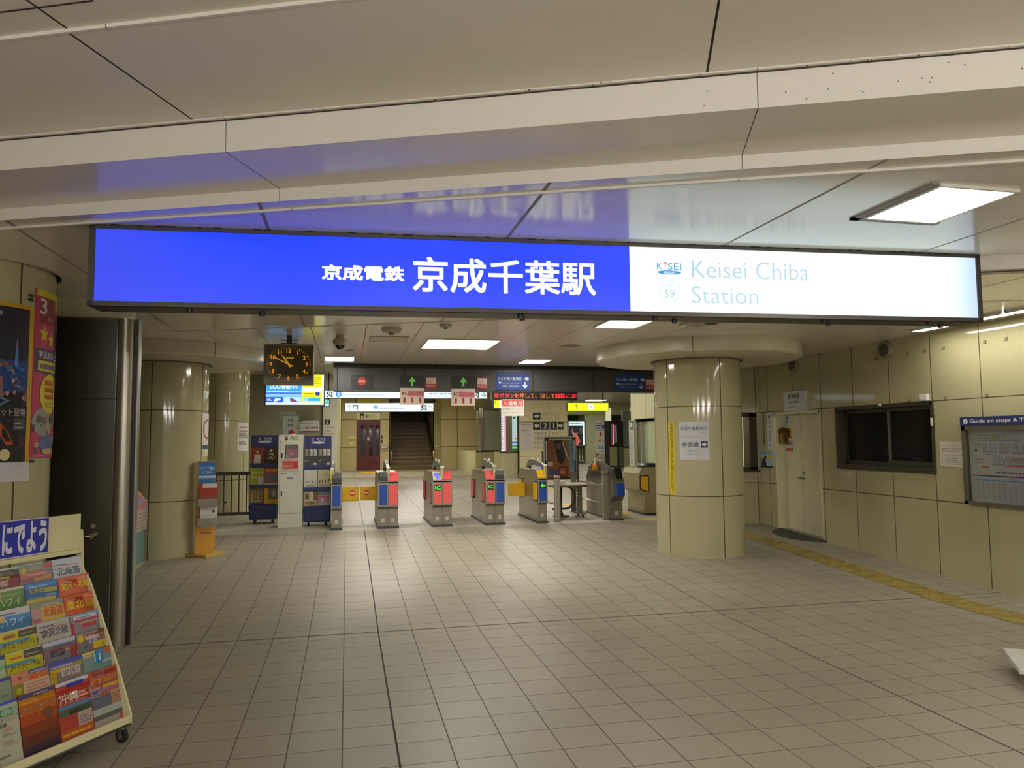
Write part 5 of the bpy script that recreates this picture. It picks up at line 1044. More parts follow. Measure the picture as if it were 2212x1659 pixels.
# second column
magazine(1, *c2x, 'busy red and grey magazine in the top row, left of the white one', '#8a8284', cover([(0, 1, 0, .008, '#8ab0b8'), (.75, 1, .0, .03, '#b85a50'), (0, .7, .045, .075, '#a8584e'), (.45, .95, .07, .095, '#b87a48'), (.05, .4, .08, .1, '#8a4c5c')], [], [dot(.13, .035, .018, '#a8a83c'), dash(.3, .75, .012, .035, 2, '#b8b080', 3), dash(.2, .85, .045, .065, 1, '#c88c8c', 8)]))
magazine(2, *c2x, 'blue magazine with yellow bands in the second row', '#3f6a9c', cover([(0, 1, 0, .026, '#3474bc'), (0, .9, .085, .115, '#a89e44'), (.55, .97, .035, .06, '#a09438')], [('北海道', .1, .52, 0.054, .028, '#b8a02c', .012)], [dash(.12, .7, .012, .024, 1, '#a8c4dc'), dash(.1, .5, .072, .082, 1, '#8aa4c0', 2), dash(.6, .95, .062, .08, 1, '#8aa4c0', 5)]))
magazine(3, *c2x, 'pink and orange magazine with big red kanji in the third row', '#b08e78', cover([(0, 1, 0, .028, '#7c8474'), (.0, .28, .03, .1, '#a8848c'), (.3, 1, .03, .11, '#bfa048')], [('北海道', .34, .95, 0.084, .05, '#b8452c', .02)], [dash(.35, .85, .008, .024, 1, '#c89a94', 3), dash(.04, .26, .075, .1, 1, '#b03868', 4)]))
magazine(4, *c2x, 'grey white magazine with dark kanji in the fourth row', '#a8a498', cover([(0, 1, 0, .012, '#a8a8b4')], [('金沢北陸', .10, .92, 0.081, .042, '#3e4252', .014)], [dash(.05, .5, .016, .028, 1, '#3c4880', 2), dash(.3, .9, .03, .038, 1, '#b0645c', 2), dash(.06, .3, .04, .05, 1, '#4a4e60')]))
magazine(5, *c2x, 'dark grey and red magazine with white top strip in the fifth row', '#6c6470', cover([(0, 1, 0, .022, '#a8acbc'), (0, 1, .042, .050, '#9c3c48'), (.8, 1, .05, .2, '#90303c'), (0, .12, .05, .2, '#7a5a60')], [('四国', .2, .62, 0.084, .036, '#26284a', .012)], [dash(.3, .85, .024, .038, 1, '#4a5270', 3), dash(.3, .8, .052, .064, 1, '#a8a428', 4)]))
magazine(6, *c2x, 'purple blue topped magazine with white rounded letters in the sixth row', '#7a6a62', cover([(0, 1, 0, .02, '#4450a0'), (.0, .62, .038, .055, '#c8941c'), (.62, 1, .03, .05, '#8a8c3c'), (0, .2, .05, .11, '#b08a24')], [('四国', .34, .9, 0.086, .042, '#b4aeb0', .025)], [dash(.1, .7, .018, .034, 1, '#9ca8d0', 2), dot(.72, .075, .007, '#a8485c')]))
magazine(7, *c2x, 'full view red magazine with two large white kanji in the bottom row', '#a03a2c', cover([(0, 1, 0, .018, '#b8bccc'), (.32, .85, .014, .036, '#2a3c94'), (0, 1, .038, .052, '#a81e18'), (0, 1, .052, .12, '#98301f'), (0, 1, .12, .140, '#5a7098'), (0, 1, .14, .175, '#4c5640'), (.3, 1, .15, .175, '#7a9078'), (0, .55, .175, .245, '#9c3c30'), (.55, 1, .175, .245, '#a8907c'), (0, 1, .245, .285, '#a8552c')], [('沖縄', .06, .64, .105, .045, '#d0beb4', .018)], [dash(.66, .95, .064, .10, 2, '#cfae98', 2), dash(.06, .9, .108, .115, 1, '#c88c7a', 3), dash(.05, .9, .255, .275, 1, '#c8981c', 6), dash(.6, .95, .19, .235, 3, '#7c6a84', 3)]))
# third column
magazine(1, *c3x, 'dark red magazine in the top row at the left edge of the view', '#6c2a28', cover([(0, 1, 0, .012, '#b4b4b0'), (0, 1, .012, .045, '#3f3a38'), (.45, .75, .046, .056, '#a8a01c'), (0, 1, .058, .2, '#752a28')], [('京都', .2, .7, 0.096, .035, '#c8a8a0', .01)], [dash(.2, .9, .02, .038, 2, '#77706c', 4)]))
magazine(2, *c3x, 'green magazine with white katakana in the second row', '#55783c', cover([(0, 1, 0, .014, '#b8b0a4'), (.35, 1, .014, .06, '#587c3c'), (.1, .36, .02, .05, '#b8a8a0'), (.1, .36, .045, .062, '#b8981c'), (0, .12, .05, .2, '#a03444')], [('ハワイ', .22, .88, 0.091, .038, '#c8ccb0', .006)], [dash(.4, .9, .024, .04, 1, '#8a9c70', 2)]))
magazine(3, *c3x, 'blue magazine with white katakana in the third row', '#356c94', cover([(0, 1, 0, .035, '#b4b4b8'), (.0, .3, .035, .06, '#b89a50'), (.3, 1, .035, .06, '#3a7cb4')], [('ハワイ', .18, .80, 0.086, .038, '#b8ccd4', .004)], [dash(.1, .6, .014, .028, 1, '#555a78', 3)]))
magazine(4, *c3x, 'yellow magazine with black katakana in the fourth row', '#a8a020', cover([(0, 1, 0, .01, '#b8a894'), (.0, .5, .01, .05, '#b8ac20'), (.5, 1, .01, .045, '#46423a'), (.0, .78, .052, .068, '#4c8098'), (.1, .42, .02, .04, '#b09a6c')], [('グアム・サイパン', .06, .94, 0.091, .032, '#38340c', .006)], [dash(.55, .9, .018, .034, 1, '#827c70', 2), dash(.12, .4, .022, .036, 1, '#b84038', 3)]))
magazine(5, *c3x, 'yellow magazine with black katakana in the fifth row', '#a49c1e', cover([(0, 1, 0, .006, '#b8a894'), (.0, .48, .006, .05, '#b8b020'), (.48, 1, .006, .045, '#46423a'), (.0, .78, .055, .07, '#4c8098')], [('プーケット・サムイ'[:8], .08, .90, 0.094, .032, '#38340c', .006)], [dash(.52, .9, .014, .034, 1, '#827c70', 2), dash(.1, .42, .02, .036, 1, '#b84038', 3)]))
magazine(6, *c3x, 'pink and orange topped magazine in the sixth row above the sunset cover', '#b89a84', cover([(0, .45, 0, .05, '#b87864'), (.45, .98, 0, .018, '#3c4080'), (.45, .72, .02, .05, '#b85a20'), (.74, .98, .02, .05, '#b06030'), (0, .28, .05, .12, '#7c7424'), (.3, 1, .05, .12, '#b8a088')], [], [dot(.2, .025, .01, '#a03848'), dash(.5, .95, .002, .014, 1, '#a8a8c4', 2), dash(.35, .95, .055, .1, 3, '#b07460', 4), dot(.15, .085, .016, '#a8a020')]))
magazine(7, *c3x, 'full view orange sunset magazine behind wires in the bottom row', '#8a3c24', cover([(0, 1, 0, .02, '#4a4468'), (0, 1, .02, .05, '#b0701c'), (.3, .7, .014, .03, '#c8981c'), (0, 1, .05, .10, '#a85a1c'), (0, 1, .10, .15, '#9c401c'), (0, 1, .15, .2, '#7a3420'), (0, 1, .2, .25, '#5e2c24'), (0, 1, .25, .30, '#3c2a34')], [], [dash(.4, .8, .004, .014, 1, '#a8a8c4', 2), dash(.1, .6, .034, .044, 1, '#c88c5c', 5), dot(.75, .12, .03, '#6c4428')]))
# fourth column, cut by the left edge of the view
magazine(5, *c4x, 'pale green magazine in the fifth row cut by the left edge of the view', '#9aa68c', cover([(0, 1, 0, .02, '#3c4478'), (0, 1, .05, .07, '#6c9a78')], [], [busy(['#6c9070', '#b0845c', '#b8b8a4'], 10)]))
magazine(6, *c4x, 'olive green magazine in the sixth row cut by the left edge of the view', '#7a846c', cover([(0, 1, 0, .015, '#3c4490')], [], [busy(['#5c7050', '#90987c'], 12)]))
magazine(7, *c4x, 'pale magazine with green top lettering in the bottom row at the left edge', '#a0a08a', cover([(0, 1, 0, .014, '#3c50a8'), (0, 1, .03, .075, '#8aa68c')], [('エコ', .45, .85, .068, .034, '#3c7a54', .01)], [busy(['#a88c80', '#8a8c6c', '#b8b49c', '#6c7058'], 22, .08, .28)]))

# ================================================================== RIGHT WALL  (local x runs towards the camera along the wall, local -y faces the hall)
def onwall(nm, lab, cat, y, z, w, h, th, draw, base='#cfccc4', group=None, proud=0.0):
    """y = end farthest from the camera, z = lower edge"""
    mb = MB(); P = Panel(mb, flat(0, -proud, 0), .0015); P.slab(0, w, 0, h, 0, th, C_(base) if isinstance(base, str) else base); P.f = flat(0, -th - proud, 0); draw(P)
    return tag(mb.build(nm, None, (XR, y, z), -90), lab, cat, group)
# dark window
w = thing('window_1', 'dark sliding window with brown metal frame in the right wall', 'window', (XR, WIN[1], WIN[2]), -90); w['kind'] = 'structure'
ww, wh = WIN[1] - WIN[0], WIN[3] - WIN[2]; WF = mat('bronze_frame', '#4b463a', .42, .5)
mb = MB(); mb.box(-.01, .03, -.02, .2, 0, wh, WF); mb.box(ww - .03, ww + .01, -.02, .2, 0, wh, WF); mb.box(0, ww, -.02, .2, wh - .04, wh + .01, WF); mb.box(0, ww, -.03, .2, -.01, .06, WF); mb.build('window_frame', w)
mb = MB(); mb.box(.03, ww / 2 + .02, .12, .15, .06, .11, WF); mb.box(.03, .07, .12, .15, .06, wh - .04, WF); mb.box(.03, ww / 2 + .02, .12, .15, wh - .09, wh - .04, WF); mb.box(ww / 2 - .02, ww / 2 + .02, .115, .15, .06, wh - .04, mat('alu_mullion', '#7a766a', .4, .6)); mb.build('sash', w)
mb = MB(); mb.box(ww / 2, ww - .03, .08, .11, .06, .13, WF); mb.box(ww / 2, ww - .03, .08, .11, wh - .09, wh - .04, WF); mb.box(ww - .06, ww - .03, .08, .11, .06, wh - .04, WF); mb.build('sash', w)
mb = MB(); mb.box(.06, ww - .04, .13, .136, .09, wh - .06, GLASS_D); mb.build('pane', w)
mb = MB(); mb.lathe([(0, -.03), (.018, -.028), (.02, 0)], CREAMP, (ww / 2 + .03, -.02, wh + .0), 12, 'y'); mb.build('latch', w)
mb = MB(); mb.box(ww - .02, ww + .006, -.035, -.02, wh - .30, wh - .2, CREAMP, .006); mb.build('latch', w)
mb = MB(); mb.box(0, .13, -.05, 0, 0, .085, WHITE, .01); mb.box(.02, .11, -.052, -.05, .02, .06, PAPER)
tag(mb.build('sensor_box', None, (XR, 7.99, 2.157), -90), 'small white box above the upper corner of the dark window', 'sensor')
for i, (y, z) in enumerate(((8.78, 2.776), (8.487, 2.781), (8.191, 2.778), (7.896, 2.78), (7.6, 2.779), (7.004, 2.777), (6.725, 2.777), (8.194, 2.172), (7.604, 2.172), (7.016, 2.172))):
    lab = ('first', 'second', 'third', 'fourth', 'fifth', 'sixth', 'seventh')[i] + ' small square fitting from the office end in the upper row on the right wall' if i < 7 else ('small square fitting on the top edge of the dark window', 'small square fitting right of the window on the panel joint', 'small square fitting above the guide board header')[i - 7]
    mb = MB(); mb.box(-.016, .016, -.014, 0, -.018, .018, C_('#7d7458'), .003); tag(mb.build('wall_fitting', None, (XR, y, z), -90), lab, 'fitting', 'small square wall fittings')
for y, lab in ((8.56, 'round dark wall speaker above the dark window'), (10.67, 'round dark wall speaker above the office door sign')):
    sp = thing('wall_speaker', lab, 'speaker', (XR, y, 2.87), -90, 'round wall speakers')
    mb = MB(); mb.lathe([(0, -.05), (.09, -.06), (.11, -.05), (.112, 0)], C_('#8a836c'), n=28, axis='y'); mb.build('housing', sp)
    mb = MB(); mb.lathe([(0, -.068), (.06, -.066), (.088, -.06)], C_('#4a4538'), n=28, axis='y'); mb.build('grille', sp)
# office door in its recess
d = thing('door_2', 'double leaf cream office door in a shallow recess of the right wall', 'door', (XR, DOOR[1], floor_z(10.7)), -90); d['kind'] = 'structure'
dw = DOOR[1] - DOOR[0]; dh = DOOR[2] - floor_z(10.7); DM = mat('door_cream', '#cfcbaa', .42)
mb = MB(); mb.box(0, .0 + .03, 0, .22, -.03, dh, DM); mb.box(dw - .03, dw, .0, .22, -.05, dh, DM); mb.box(0, dw, .0, .22, dh - .03, dh, DM); mb.build('door_frame', d)
sx = .46
mb = MB(); mb.box(.03, sx - .003, .17, .21, -.02, dh - .03, DM); mb.build('door_leaf', d)
mb = MB(); mb.box(sx + .003, dw - .03, .17, .21, -.05, dh - .03, DM); lf = mb.build('door_leaf', d)
mb = MB(); mb.box(sx - .003, sx + .003, .18, .2, -.03, dh - .03, BLACK); mb.build('gap_seal', d)
mb = MB(); mb.lathe([(0, -.035), (.018, -.035), (.024, 0)], STEEL, (sx + .06, .17, .87), 14, 'y'); mb.tube([(sx + .06, .13, .87), (sx + .03, .12, .872), (sx - .06, .12, .872)], [.012, .012, .009], STEEL); mb.lathe([(0, -.02), (.02, -.02), (.024, 0)], STEEL, (sx + .06, .17, .955), 14, 'y'); mb.lathe([(0, -.006), (.01, -.006), (.01, 0)], STEEL, (sx + .06, .17, 1.04), 10, 'y'); mb.build('door_handle', d)
def ondoor(nm, lab, x, z, w_, h_, draw, base, cat='sticker'):
    mb = MB(); P = Panel(mb, flat(0, 0, 0), .0012); P.slab(0, w_, 0, h_, 0, .002, C_(base)); P.f = flat(0, -.002, 0); draw(P)
    return tag(mb.build(nm, None, (XR + .17, DOOR[1] - x, floor_z(10.7) + z), -90), lab, cat)
ondoor('sticker', 'white and blue sticker at the top of the office door', .05, 1.70, .095, .19, lambda P: (P.disc(.05, .13, .032, C_('#2f6a98'), 1, .045), P.rect(.02, .04, .05, .14, C_('#2f6a98'), 1), P.disc(.05, .125, .014, C_('#c9ccc4'), 2)), '#c2c6c0')
ondoor('sticker', 'yellow sticker with a dark round figure on the office door', .055, 1.52, .16, .165, lambda P: (P.disc(.08, .085, .032, C_('#2c2a1c'), 1, .06), P.disc(.08, .09, .016, C_('#b89a2c'), 2, .03), P.rect(.01, .15, .0, .02, C_('#b8482c'), 1)), '#d8b01c')
ondoor('sticker', 'white AED sticker with red bottom band on the office door', .05, 1.30, .20, .20, lambda P: (P.text('AED', .075, .095, .062, C_('#23211f'), 1, .11, .004), P.rect(.0, .20, .0, .05, C_('#b8302c'), 1), P.dashes(.02, .18, .015, .035, 1, C_('#d8a09a'), 2), P.poly([(.02, .1), (.05, .11), (.06, .15), (.03, .155)], C_('#a8342c'), 1)), '#cac8b4')
ph = thing('wall_lantern', 'small brown lantern shaped fitting on the door recess side', 'fitting', (XR + .10, 11.27, 1.76), 0)
mb = MB(); mb.box(-.06, .06, -.10, 0, -.15, .04, mat('lantern_brass', '#7c6128', .4, .5), .012); mb.build('body', ph)
mb = MB(); mb.lathe([(.085, .04), (.08, .05), (.06, .11), (0, .13)], mat('lantern_cap', '#5c4318', .45, .4), (0, -.055, 0), 18); mb.box(.0, .02, -.105, -.10, -.12, .0, BLACK); mb.build('cap', ph)
onwall('office_sign', 'white station office sign plate above the cream office door', 'sign', 11.0, 2.135, .62, .32, .012, lambda P: (P.text('駅事務室', .13, .20, .085, C_('#2c2e34'), 1, .31, .008), P.text('Station Office', .14, .125, .05, C_('#5a5e68'), 1, .30), P.dashes(.14, .33, .065, .085, 1, C_('#6c7078'), 1)), '#c6c8cc')
onwall('vertical_sign', 'white vertical sign with dark crest left of the office door', 'sign', 11.53, 1.515, .155, .62, .006, lambda P: (P.star(.07, .555, .045, C_('#3a3524'), 1), P.vtext('警察官立寄所', .075, .49, .058, C_('#24262e'), 1, .008, 1.32)), '#c4c6cc')
mb = MB(); P = Panel(mb, flat(0, 0, 0), .0015); P.vtext('防犯カメラ設置駅', 0, 0, .066, C_('#1f2026'), 1, .006, 1.02)
tag(mb.build('vertical_lettering', None, (XR - .002, 11.64, 2.13), -90), 'black vertical lettering on the wall panel beside the office window', 'lettering')
def d_sec(P):
    P.rect(0, .385, .235, .27, C_('#7aa4c0'), 1); P.rect(0, .385, 0, .025, C_('#1e2638'), 1); P.rect(.0, .17, .03, .235, C_('#8d8f96'), 1); P.poly([(.04, .03), (.2, .03), (.16, .14), (.2, .20), (.12, .16), (.05, .1)], C_('#2c2430'), 2); P.disc(.09, .19, .04, C_('#b9bcc0'), 2); P.disc(.17, .17, .03, C_('#4c2a30'), 3); P.rect(.22, .35, .15, .22, C_('#c8bc1c'), 2); P.text('!', .285, .16, .05, C_('#4a4410'), 3, .01); P.dashes(.24, .36, .05, .13, 3, C_('#8a98a8'), 2)
onwall('security_poster', 'small blue poster with yellow box beneath the vertical signs', 'poster', 11.78, 1.205, .385, .275, .004, d_sec, '#a9bcc8')
onwall('notice', 'white paper notice between the dark window and the guide board', 'notice', 7.742, 1.353, .395, .298, .003, lambda P: (P.text('ごあんない', .13, .245, .022, C_('#55534e'), 1, .13), P.dashes(.03, .34, .21, .222, 1, C_('#4a4744'), 1, .8), P.dashes(.03, .28, .185, .197, 1, C_('#b8584c'), 1, .9, 3), P.dashes(.03, .14, .162, .17, 1, C_('#b8786c'), 1), [P.rect(*q, C_('#8c929c'), 1) for q in ((.035, .375, .135, .138), (.035, .375, .03, .033), (.035, .038, .03, .138), (.372, .375, .03, .138))], P.dashes(.09, .34, .05, .12, 3, C_('#8a8a88'), 2, .35, 5)), '#c6c4b2')
# guide board
gb = thing('guide_board', 'framed route map and timetable board with dark blue header on the right wall', 'information board', (XR, 7.335, .94), -90)
GW = 1.9; BFR = mat('board_frame', '#6a6557', .4, .6)
mb = MB(); mb.box(0, .05, -.07, 0, 0, .905, BFR); mb.box(GW - .05, GW, -.07, 0, 0, .905, BFR); mb.box(0, GW, -.07, 0, 0, .035, BFR); mb.box(0, GW, -.07, 0, .84, .905, BFR); mb.box(.05, GW - .05, -.012, 0, .035, .84, BFR); mb.build('frame', gb)
mb = MB(); P = Panel(mb, flat(0, -.074, 0), .0015); P.slab(-.005, GW + .005, .895, .995, -.074, .0, C_('#1b255e')); P.disc(.075, .945, .032, C_('#d4d6dc'), 1); P.text('i', .075, .924, .042, C_('#1b255e'), 2, None, .01, 'c'); P.text('Guide on stops & Timetable', .135, .918, .05, C_('#d4d6dc'), 1, 1.0, .012); mb.build('header_panel', gb)
mb = MB(); P = Panel(mb, flat(0, -.013, 0), .0015); P.rect(.05, GW - .05, .035, .84, C_('#c6c8c6'), 1)
rr = random.Random(9)
def stops(u0, u1, v, c):
    P.rect(u0, u1, v - .008, v + .004, C_(c), 3); P.rect(u0, u1, v + .004, v + .016, C_('#9c96ac'), 3)
    u = u0
    while u < u1: P.rect(u, u + .008, v + .02, v + .02 + rr.uniform(.04, .10), C_('#8e8e9c'), 2); u += .017
for u0, u1, v, c in ((.24, .42, .60, '#a8a0b0'), (.46, .58, .595, '#b8707c'), (.62, .78, .59, '#b8707c'), (.82, .98, .588, '#b86070'), (1.02, 1.5, .585, '#b86070'), (.36, .52, .455, '#a8a0b4'), (.54, 1.05, .45, '#c85a3c'), (1.1, 1.7, .445, '#b86070')): stops(u0, u1, v, c)
P.rect(.12, .22, .66, .70, C_('#a8b8a4'), 3); P.rect(.29, .37, .565, .575, C_('#3a5aa8'), 4); P.rect(.13, .16, .60, .63, C_('#3a4058'), 3); P.rect(.22, .31, .415, .445, C_('#d86a2c'), 4); P.rect(.6, .9, .50, .54, C_('#a89a84'), 3); P.dashes(.12, .26, .47, .53, 3, C_('#a89c94'), 3, .6); P.dashes(.18, .7, .72, .80, 3, C_('#a4a4a0'), 2, .6, 2); P.rect(.37, .45, .74, .78, C_('#b8b84c'), 3); P.rect(.84, .9, .77, .785, C_('#5a9a6c'), 3); P.rect(1.02, 1.08, .765, .78, C_('#b84848'), 3); P.dashes(.4, 1.0, .365, .385, 1, C_('#55576c'), 3, .8, 4)
P.rect(.08, GW - .08, .325, .338, C_('#2a2f78'), 2); P.dashes(.5, .7, .30, .312, 1, C_('#777a88'), 2)
P.rect(.10, .78, .278, .290, C_('#5aa4d4'), 2); P.rect(.10, .106, .06, .278, C_('#8ab4d4'), 2); P.rect(.79, 1.5, .278, .290, C_('#c0508c'), 2); P.rect(.785, .795, .06, .285, C_('#c0508c'), 2); P.rect(.8, 1.5, .06, .278, C_('#c4a8b8'), 1.5)
for i in range(16): P.rect(.11, .77, .075 + .0125 * i, .0765 + .0125 * i, C_('#a3a8b4'), 2); P.rect(.81, 1.5, .075 + .0125 * i, .0765 + .0125 * i, C_('#b090a4'), 2)
for i in range(9): P.dashes(.14 + .07 * i, .16 + .07 * i, .075, .265, 12, C_('#8a90a0'), 2.5, .5, i)
mb.build('map_sheet', gb)
MB().box(.05, GW - .05, -.05, -.046, .035, .84, mat('acrylic_cover', '#ffffff', .05, trans=1.0, var=0)).build('cover', gb)
# lit office window, office contents
w2 = thing('window_2', 'lit office window between the round pillar and the wall corner', 'window', (W2_[0], 11.8, W2_[2]), 0); w2['kind'] = 'structure'
a, h_ = W2_[1] - W2_[0], W2_[3] - W2_[2]
mb = MB(); mb.box(0, .04, -.01, .2, 0, h_, WF); mb.box(a - .14, a, -.01, .2, 0, h_, WF); mb.box(0, a, -.01, .2, h_ - .06, h_, WF); mb.box(0, a, -.01, .2, 0, .06, WF); mb.box(-.02, a + .03, -.03, .0, -.03, .01, WF); mb.build('window_frame', w2)
MB().box(.04, a - .14, .09, .095, .06, h_ - .06, mat('clear_pane', '#ffffff', .05, trans=1.0, var=0)).build('pane', w2)
MB().box(.30, .34, .08, .1, .06, h_ - .06, BLACK).build('sash', w2)
for x, c, lab, z, hh in ((6.70, '#2a6ab8', 'blue binder box seen through the lit office window', 1.62, .22), (6.72, '#d8d8d0', 'white paper stack seen through the lit office window', 1.25, .34)):
    mb = MB(); mb.box(-.06, .06, 0, .2, 0, hh, C_(c), .005); tag(mb.build('binder_box', None, (x, 12.35, z)), lab, 'box')
mb = MB(); mb.box(6.3, 7.0, 12.2, 12.8, 1.15, 1.2, GREY); mb.box(6.3, 7.0, 12.25, 12.75, .25, 1.15, GREY); mb.box(6.3, 7.0, 12.3, 12.6, 1.58, 1.62, GREY); tag(mb.build('office_desk'), 'grey office counter inside the lit office window', 'desk')
sw = thing('window_3', 'steel framed service window of the office above the manned gate', 'window', (6.1, 15.12, .5), -90); sw['kind'] = 'structure'
mb = MB()
for x in (0, .25, 1.66): mb.box(x, x + .06, -.02, .12, 0, 1.6, STEEL)
mb.box(0, 1.72, -.02, .12, 0, .05, STEEL); mb.box(0, 1.72, -.02, .12, 1.57, 1.62, STEEL_D); mb.box(.05, 1.7, -.03, .0, .62, .66, STEEL); mb.build('window_frame', sw)
MB().box(.06, 1.66, .05, .06, .05, 1.57, mat('green_glass', '#b9c8b8', .08, trans=.7)).build('pane', sw)
mb = MB(); P = Panel(mb, flat(0, 0, 0), .003); P.slab(-.14, 0, 0, 1.75, 0, .02, C_('#b9b9ac')); P.f = flat(0, -.02, 0); P.rect(-.12, -.02, 1.55, 1.74, C_('#5a5c58'), 1); P.rect(-.1, -.04, 1.6, 1.7, C_('#c4c4b8'), 2); P.dashes(-.11, -.03, .1, 1.5, 26, C_('#8f8f84'), 1, .5); tag(mb.build('vertical_banner', None, (6.08, 15.2, .36), -60), 'narrow white vertical banner at the corner of the manned gate office', 'banner')
# pillar stickers
cyl_notice('pillar_sticker', 'yellow vertical no-smoking request sticker on the round pillar', P1, PR, -157.2, -147.6, .955, 1.942, lambda P: P.vtext('駅構内終日禁煙ご協力をお願いいたします', -151.8, 1.925, .044, C_('#262210'), 1, .006, 1.12, 92), None, '#c9b412', .002, 4, 'sticker')
def d_n1(P): P.text('ここは', -138.5, 1.885, .03, C_('#5c6278'), 1, 9); P.text('京成千葉駅西口', -138.5, 1.82, .052, C_('#3a4264'), 1, 33, .006); P.text('です。', -113, 1.772, .03, C_('#5c6278'), 1, 8)
def d_n2(P):
    P.text('券売機', -137, 1.60, .066, C_('#2c3458'), 1, 21, .008); P.rect(-113, -104.8, 1.59, 1.675, C_('#20263e'), 1); P.rect(-112, -108.5, 1.615, 1.65, C_('#c6c8d0'), 2); P.poly([(-109, 1.60), (-109, 1.665), (-105.4, 1.632)], C_('#c6c8d0'), 2)
    P.text('○きっぷ', -130, 1.535, .034, C_('#6c7284'), 1, 14); P.text('○チャージ', -130, 1.485, .034, C_('#6c7284'), 1, 17)
cyl_notice('notice', 'upper white notice with the station exit name on the round pillar', P1, PR, -140.3, -102.7, 1.742, 1.940, d_n1, 'white notices on the pillar', '#c2c3c6', .002)
cyl_notice('notice', 'lower white notice with a boxed arrow on the round pillar', P1, PR, -140.3, -102.7, 1.429, 1.738, d_n2, 'white notices on the pillar', '#c2c3c6', .002)
# mat, tactile strip, cart
mb = MB(); pts = [(XR + .0, 10.0)] + [(XR - .0 - .42 * math.cos(math.radians(a)), 10.58 + .60 * math.sin(math.radians(a))) for a in range(-80, 81, 8)] + [(XR, 11.2)]
vs = [(x, y, floor_z(y) + .012) for x, y in pts] + [(x, y, floor_z(y) + .001) for x, y in pts]; n = len(pts)
mb.add(vs, [list(range(n))] + [[i, (i + 1) % n, n + (i + 1) % n, n + i] for i in range(n)], mat('door_mat', '#3f3d33', .95, var=.25, vscale=60)); tag(mb.build('door_mat'), 'dark half-oval door mat in front of the office door', 'mat')
TAC = mat('tactile_yellow', '#8a7a38', .75, var=.35, vscale=9)
def tactile(nm, lab, x0, x1, y0, y1, bars=True, group=None):
    mb = MB(); ys_ = [y0] + [b for b in (6.77, 12.4) if y0 < b < y1] + [y1]
    for a, b in zip(ys_, ys_[1:]): mb.add([(x, y, floor_z(y) + .0025) for y in (a, b) for x in (x0, x1)], [(0, 1, 3, 2)], TAC)
    y = y0
    while bars and y < y1 - .27:
        for i in range(4):
            x = x0 + .035 + i * (x1 - x0 - .07) / 3; mb.prism([(x - .012, 0), (x + .012, 0), (x + .008, .005), (x - .008, .005)], y + .02, y + .28, TAC, 'y') if False else mb.add([(x + e_, yy, floor_z(yy) + q) for yy in (y + .02, y + .28) for e_, q in ((-.013, .002), (-.008, .007), (.008, .007), (.013, .002))], [(0, 1, 5, 4), (1, 2, 6, 5), (2, 3, 7, 6), (0, 3, 2, 1), (4, 5, 6, 7)], TAC)
        y += .30
    return tag(mb.build(nm), lab, 'tactile paving', group)
tactile('tactile_strip', 'worn yellow tactile strip along the right wall', 6.02, 6.38, 2.5, 11.7)
TAC = mat('tactile_yellow_bright', '#d0a416', .6, var=.08)
tactile('tactile_strip', 'yellow tactile line crossing the inner hall before lift and stairs', -.2, 6.0, 28.6, 28.95, False, 'inner tactile lines')
tactile('tactile_strip', 'dotted yellow tactile strip at the foot of the stairs', 1.9, 3.9, 33.1, 33.5, True, 'inner tactile lines')
tactile('tactile_strip', 'yellow tactile pad in front of the lift door', .6, 1.25, 31.0, 33.0, False, 'inner tactile lines')
tactile('tactile_strip', 'yellow tactile line at the foot of the pillar, right of the hooded gate', 4.95, 6.05, 12.52, 12.72, False, 'inner tactile lines')
tactile('tactile_strip', 'yellow tactile block between the hooded gate and the manned gate', 4.92, 5.36, 13.55, 13.85, False, 'inner tactile lines')
tactile('tactile_strip', 'yellow tactile line passing behind the manned gate', 4.4, 6.0, 15.6, 15.9, False, 'inner tactile lines')
tactile('tactile_strip', 'far yellow tactile line right of the poster board', 5.2, 8.6, 20.5, 20.8, False, 'inner tactile lines')
tactile('tactile_strip', 'farthest yellow tactile line before the square pillar', 7.3, 9.6, 22.6, 22.9, False, 'inner tactile lines')
ct = thing('platform_cart', 'white flat cart with black casters cut off by the right edge', 'cart', (4.50, 4.36, 0), -36)
mb = MB(); mb.box(0, .8, -.02, .55, .10, .135, mat('cart_white', '#c4c4ba', .4), .006); mb.build('platform', ct)
for x, y in ((.14, .12), (.66, .12), (.66, .43), (.14, .43)):
    mb = MB(); mb.lathe([(0, -.013), (.03, -.013), (.042, -.008), (.042, .008), (.03, .013), (0, .013)], RUBBER, (x, y, .042), 18, 'x'); mb.box(x - .02, x + .02, y - .025, y + .025, .08, .10, GREY); mb.build('caster', ct)

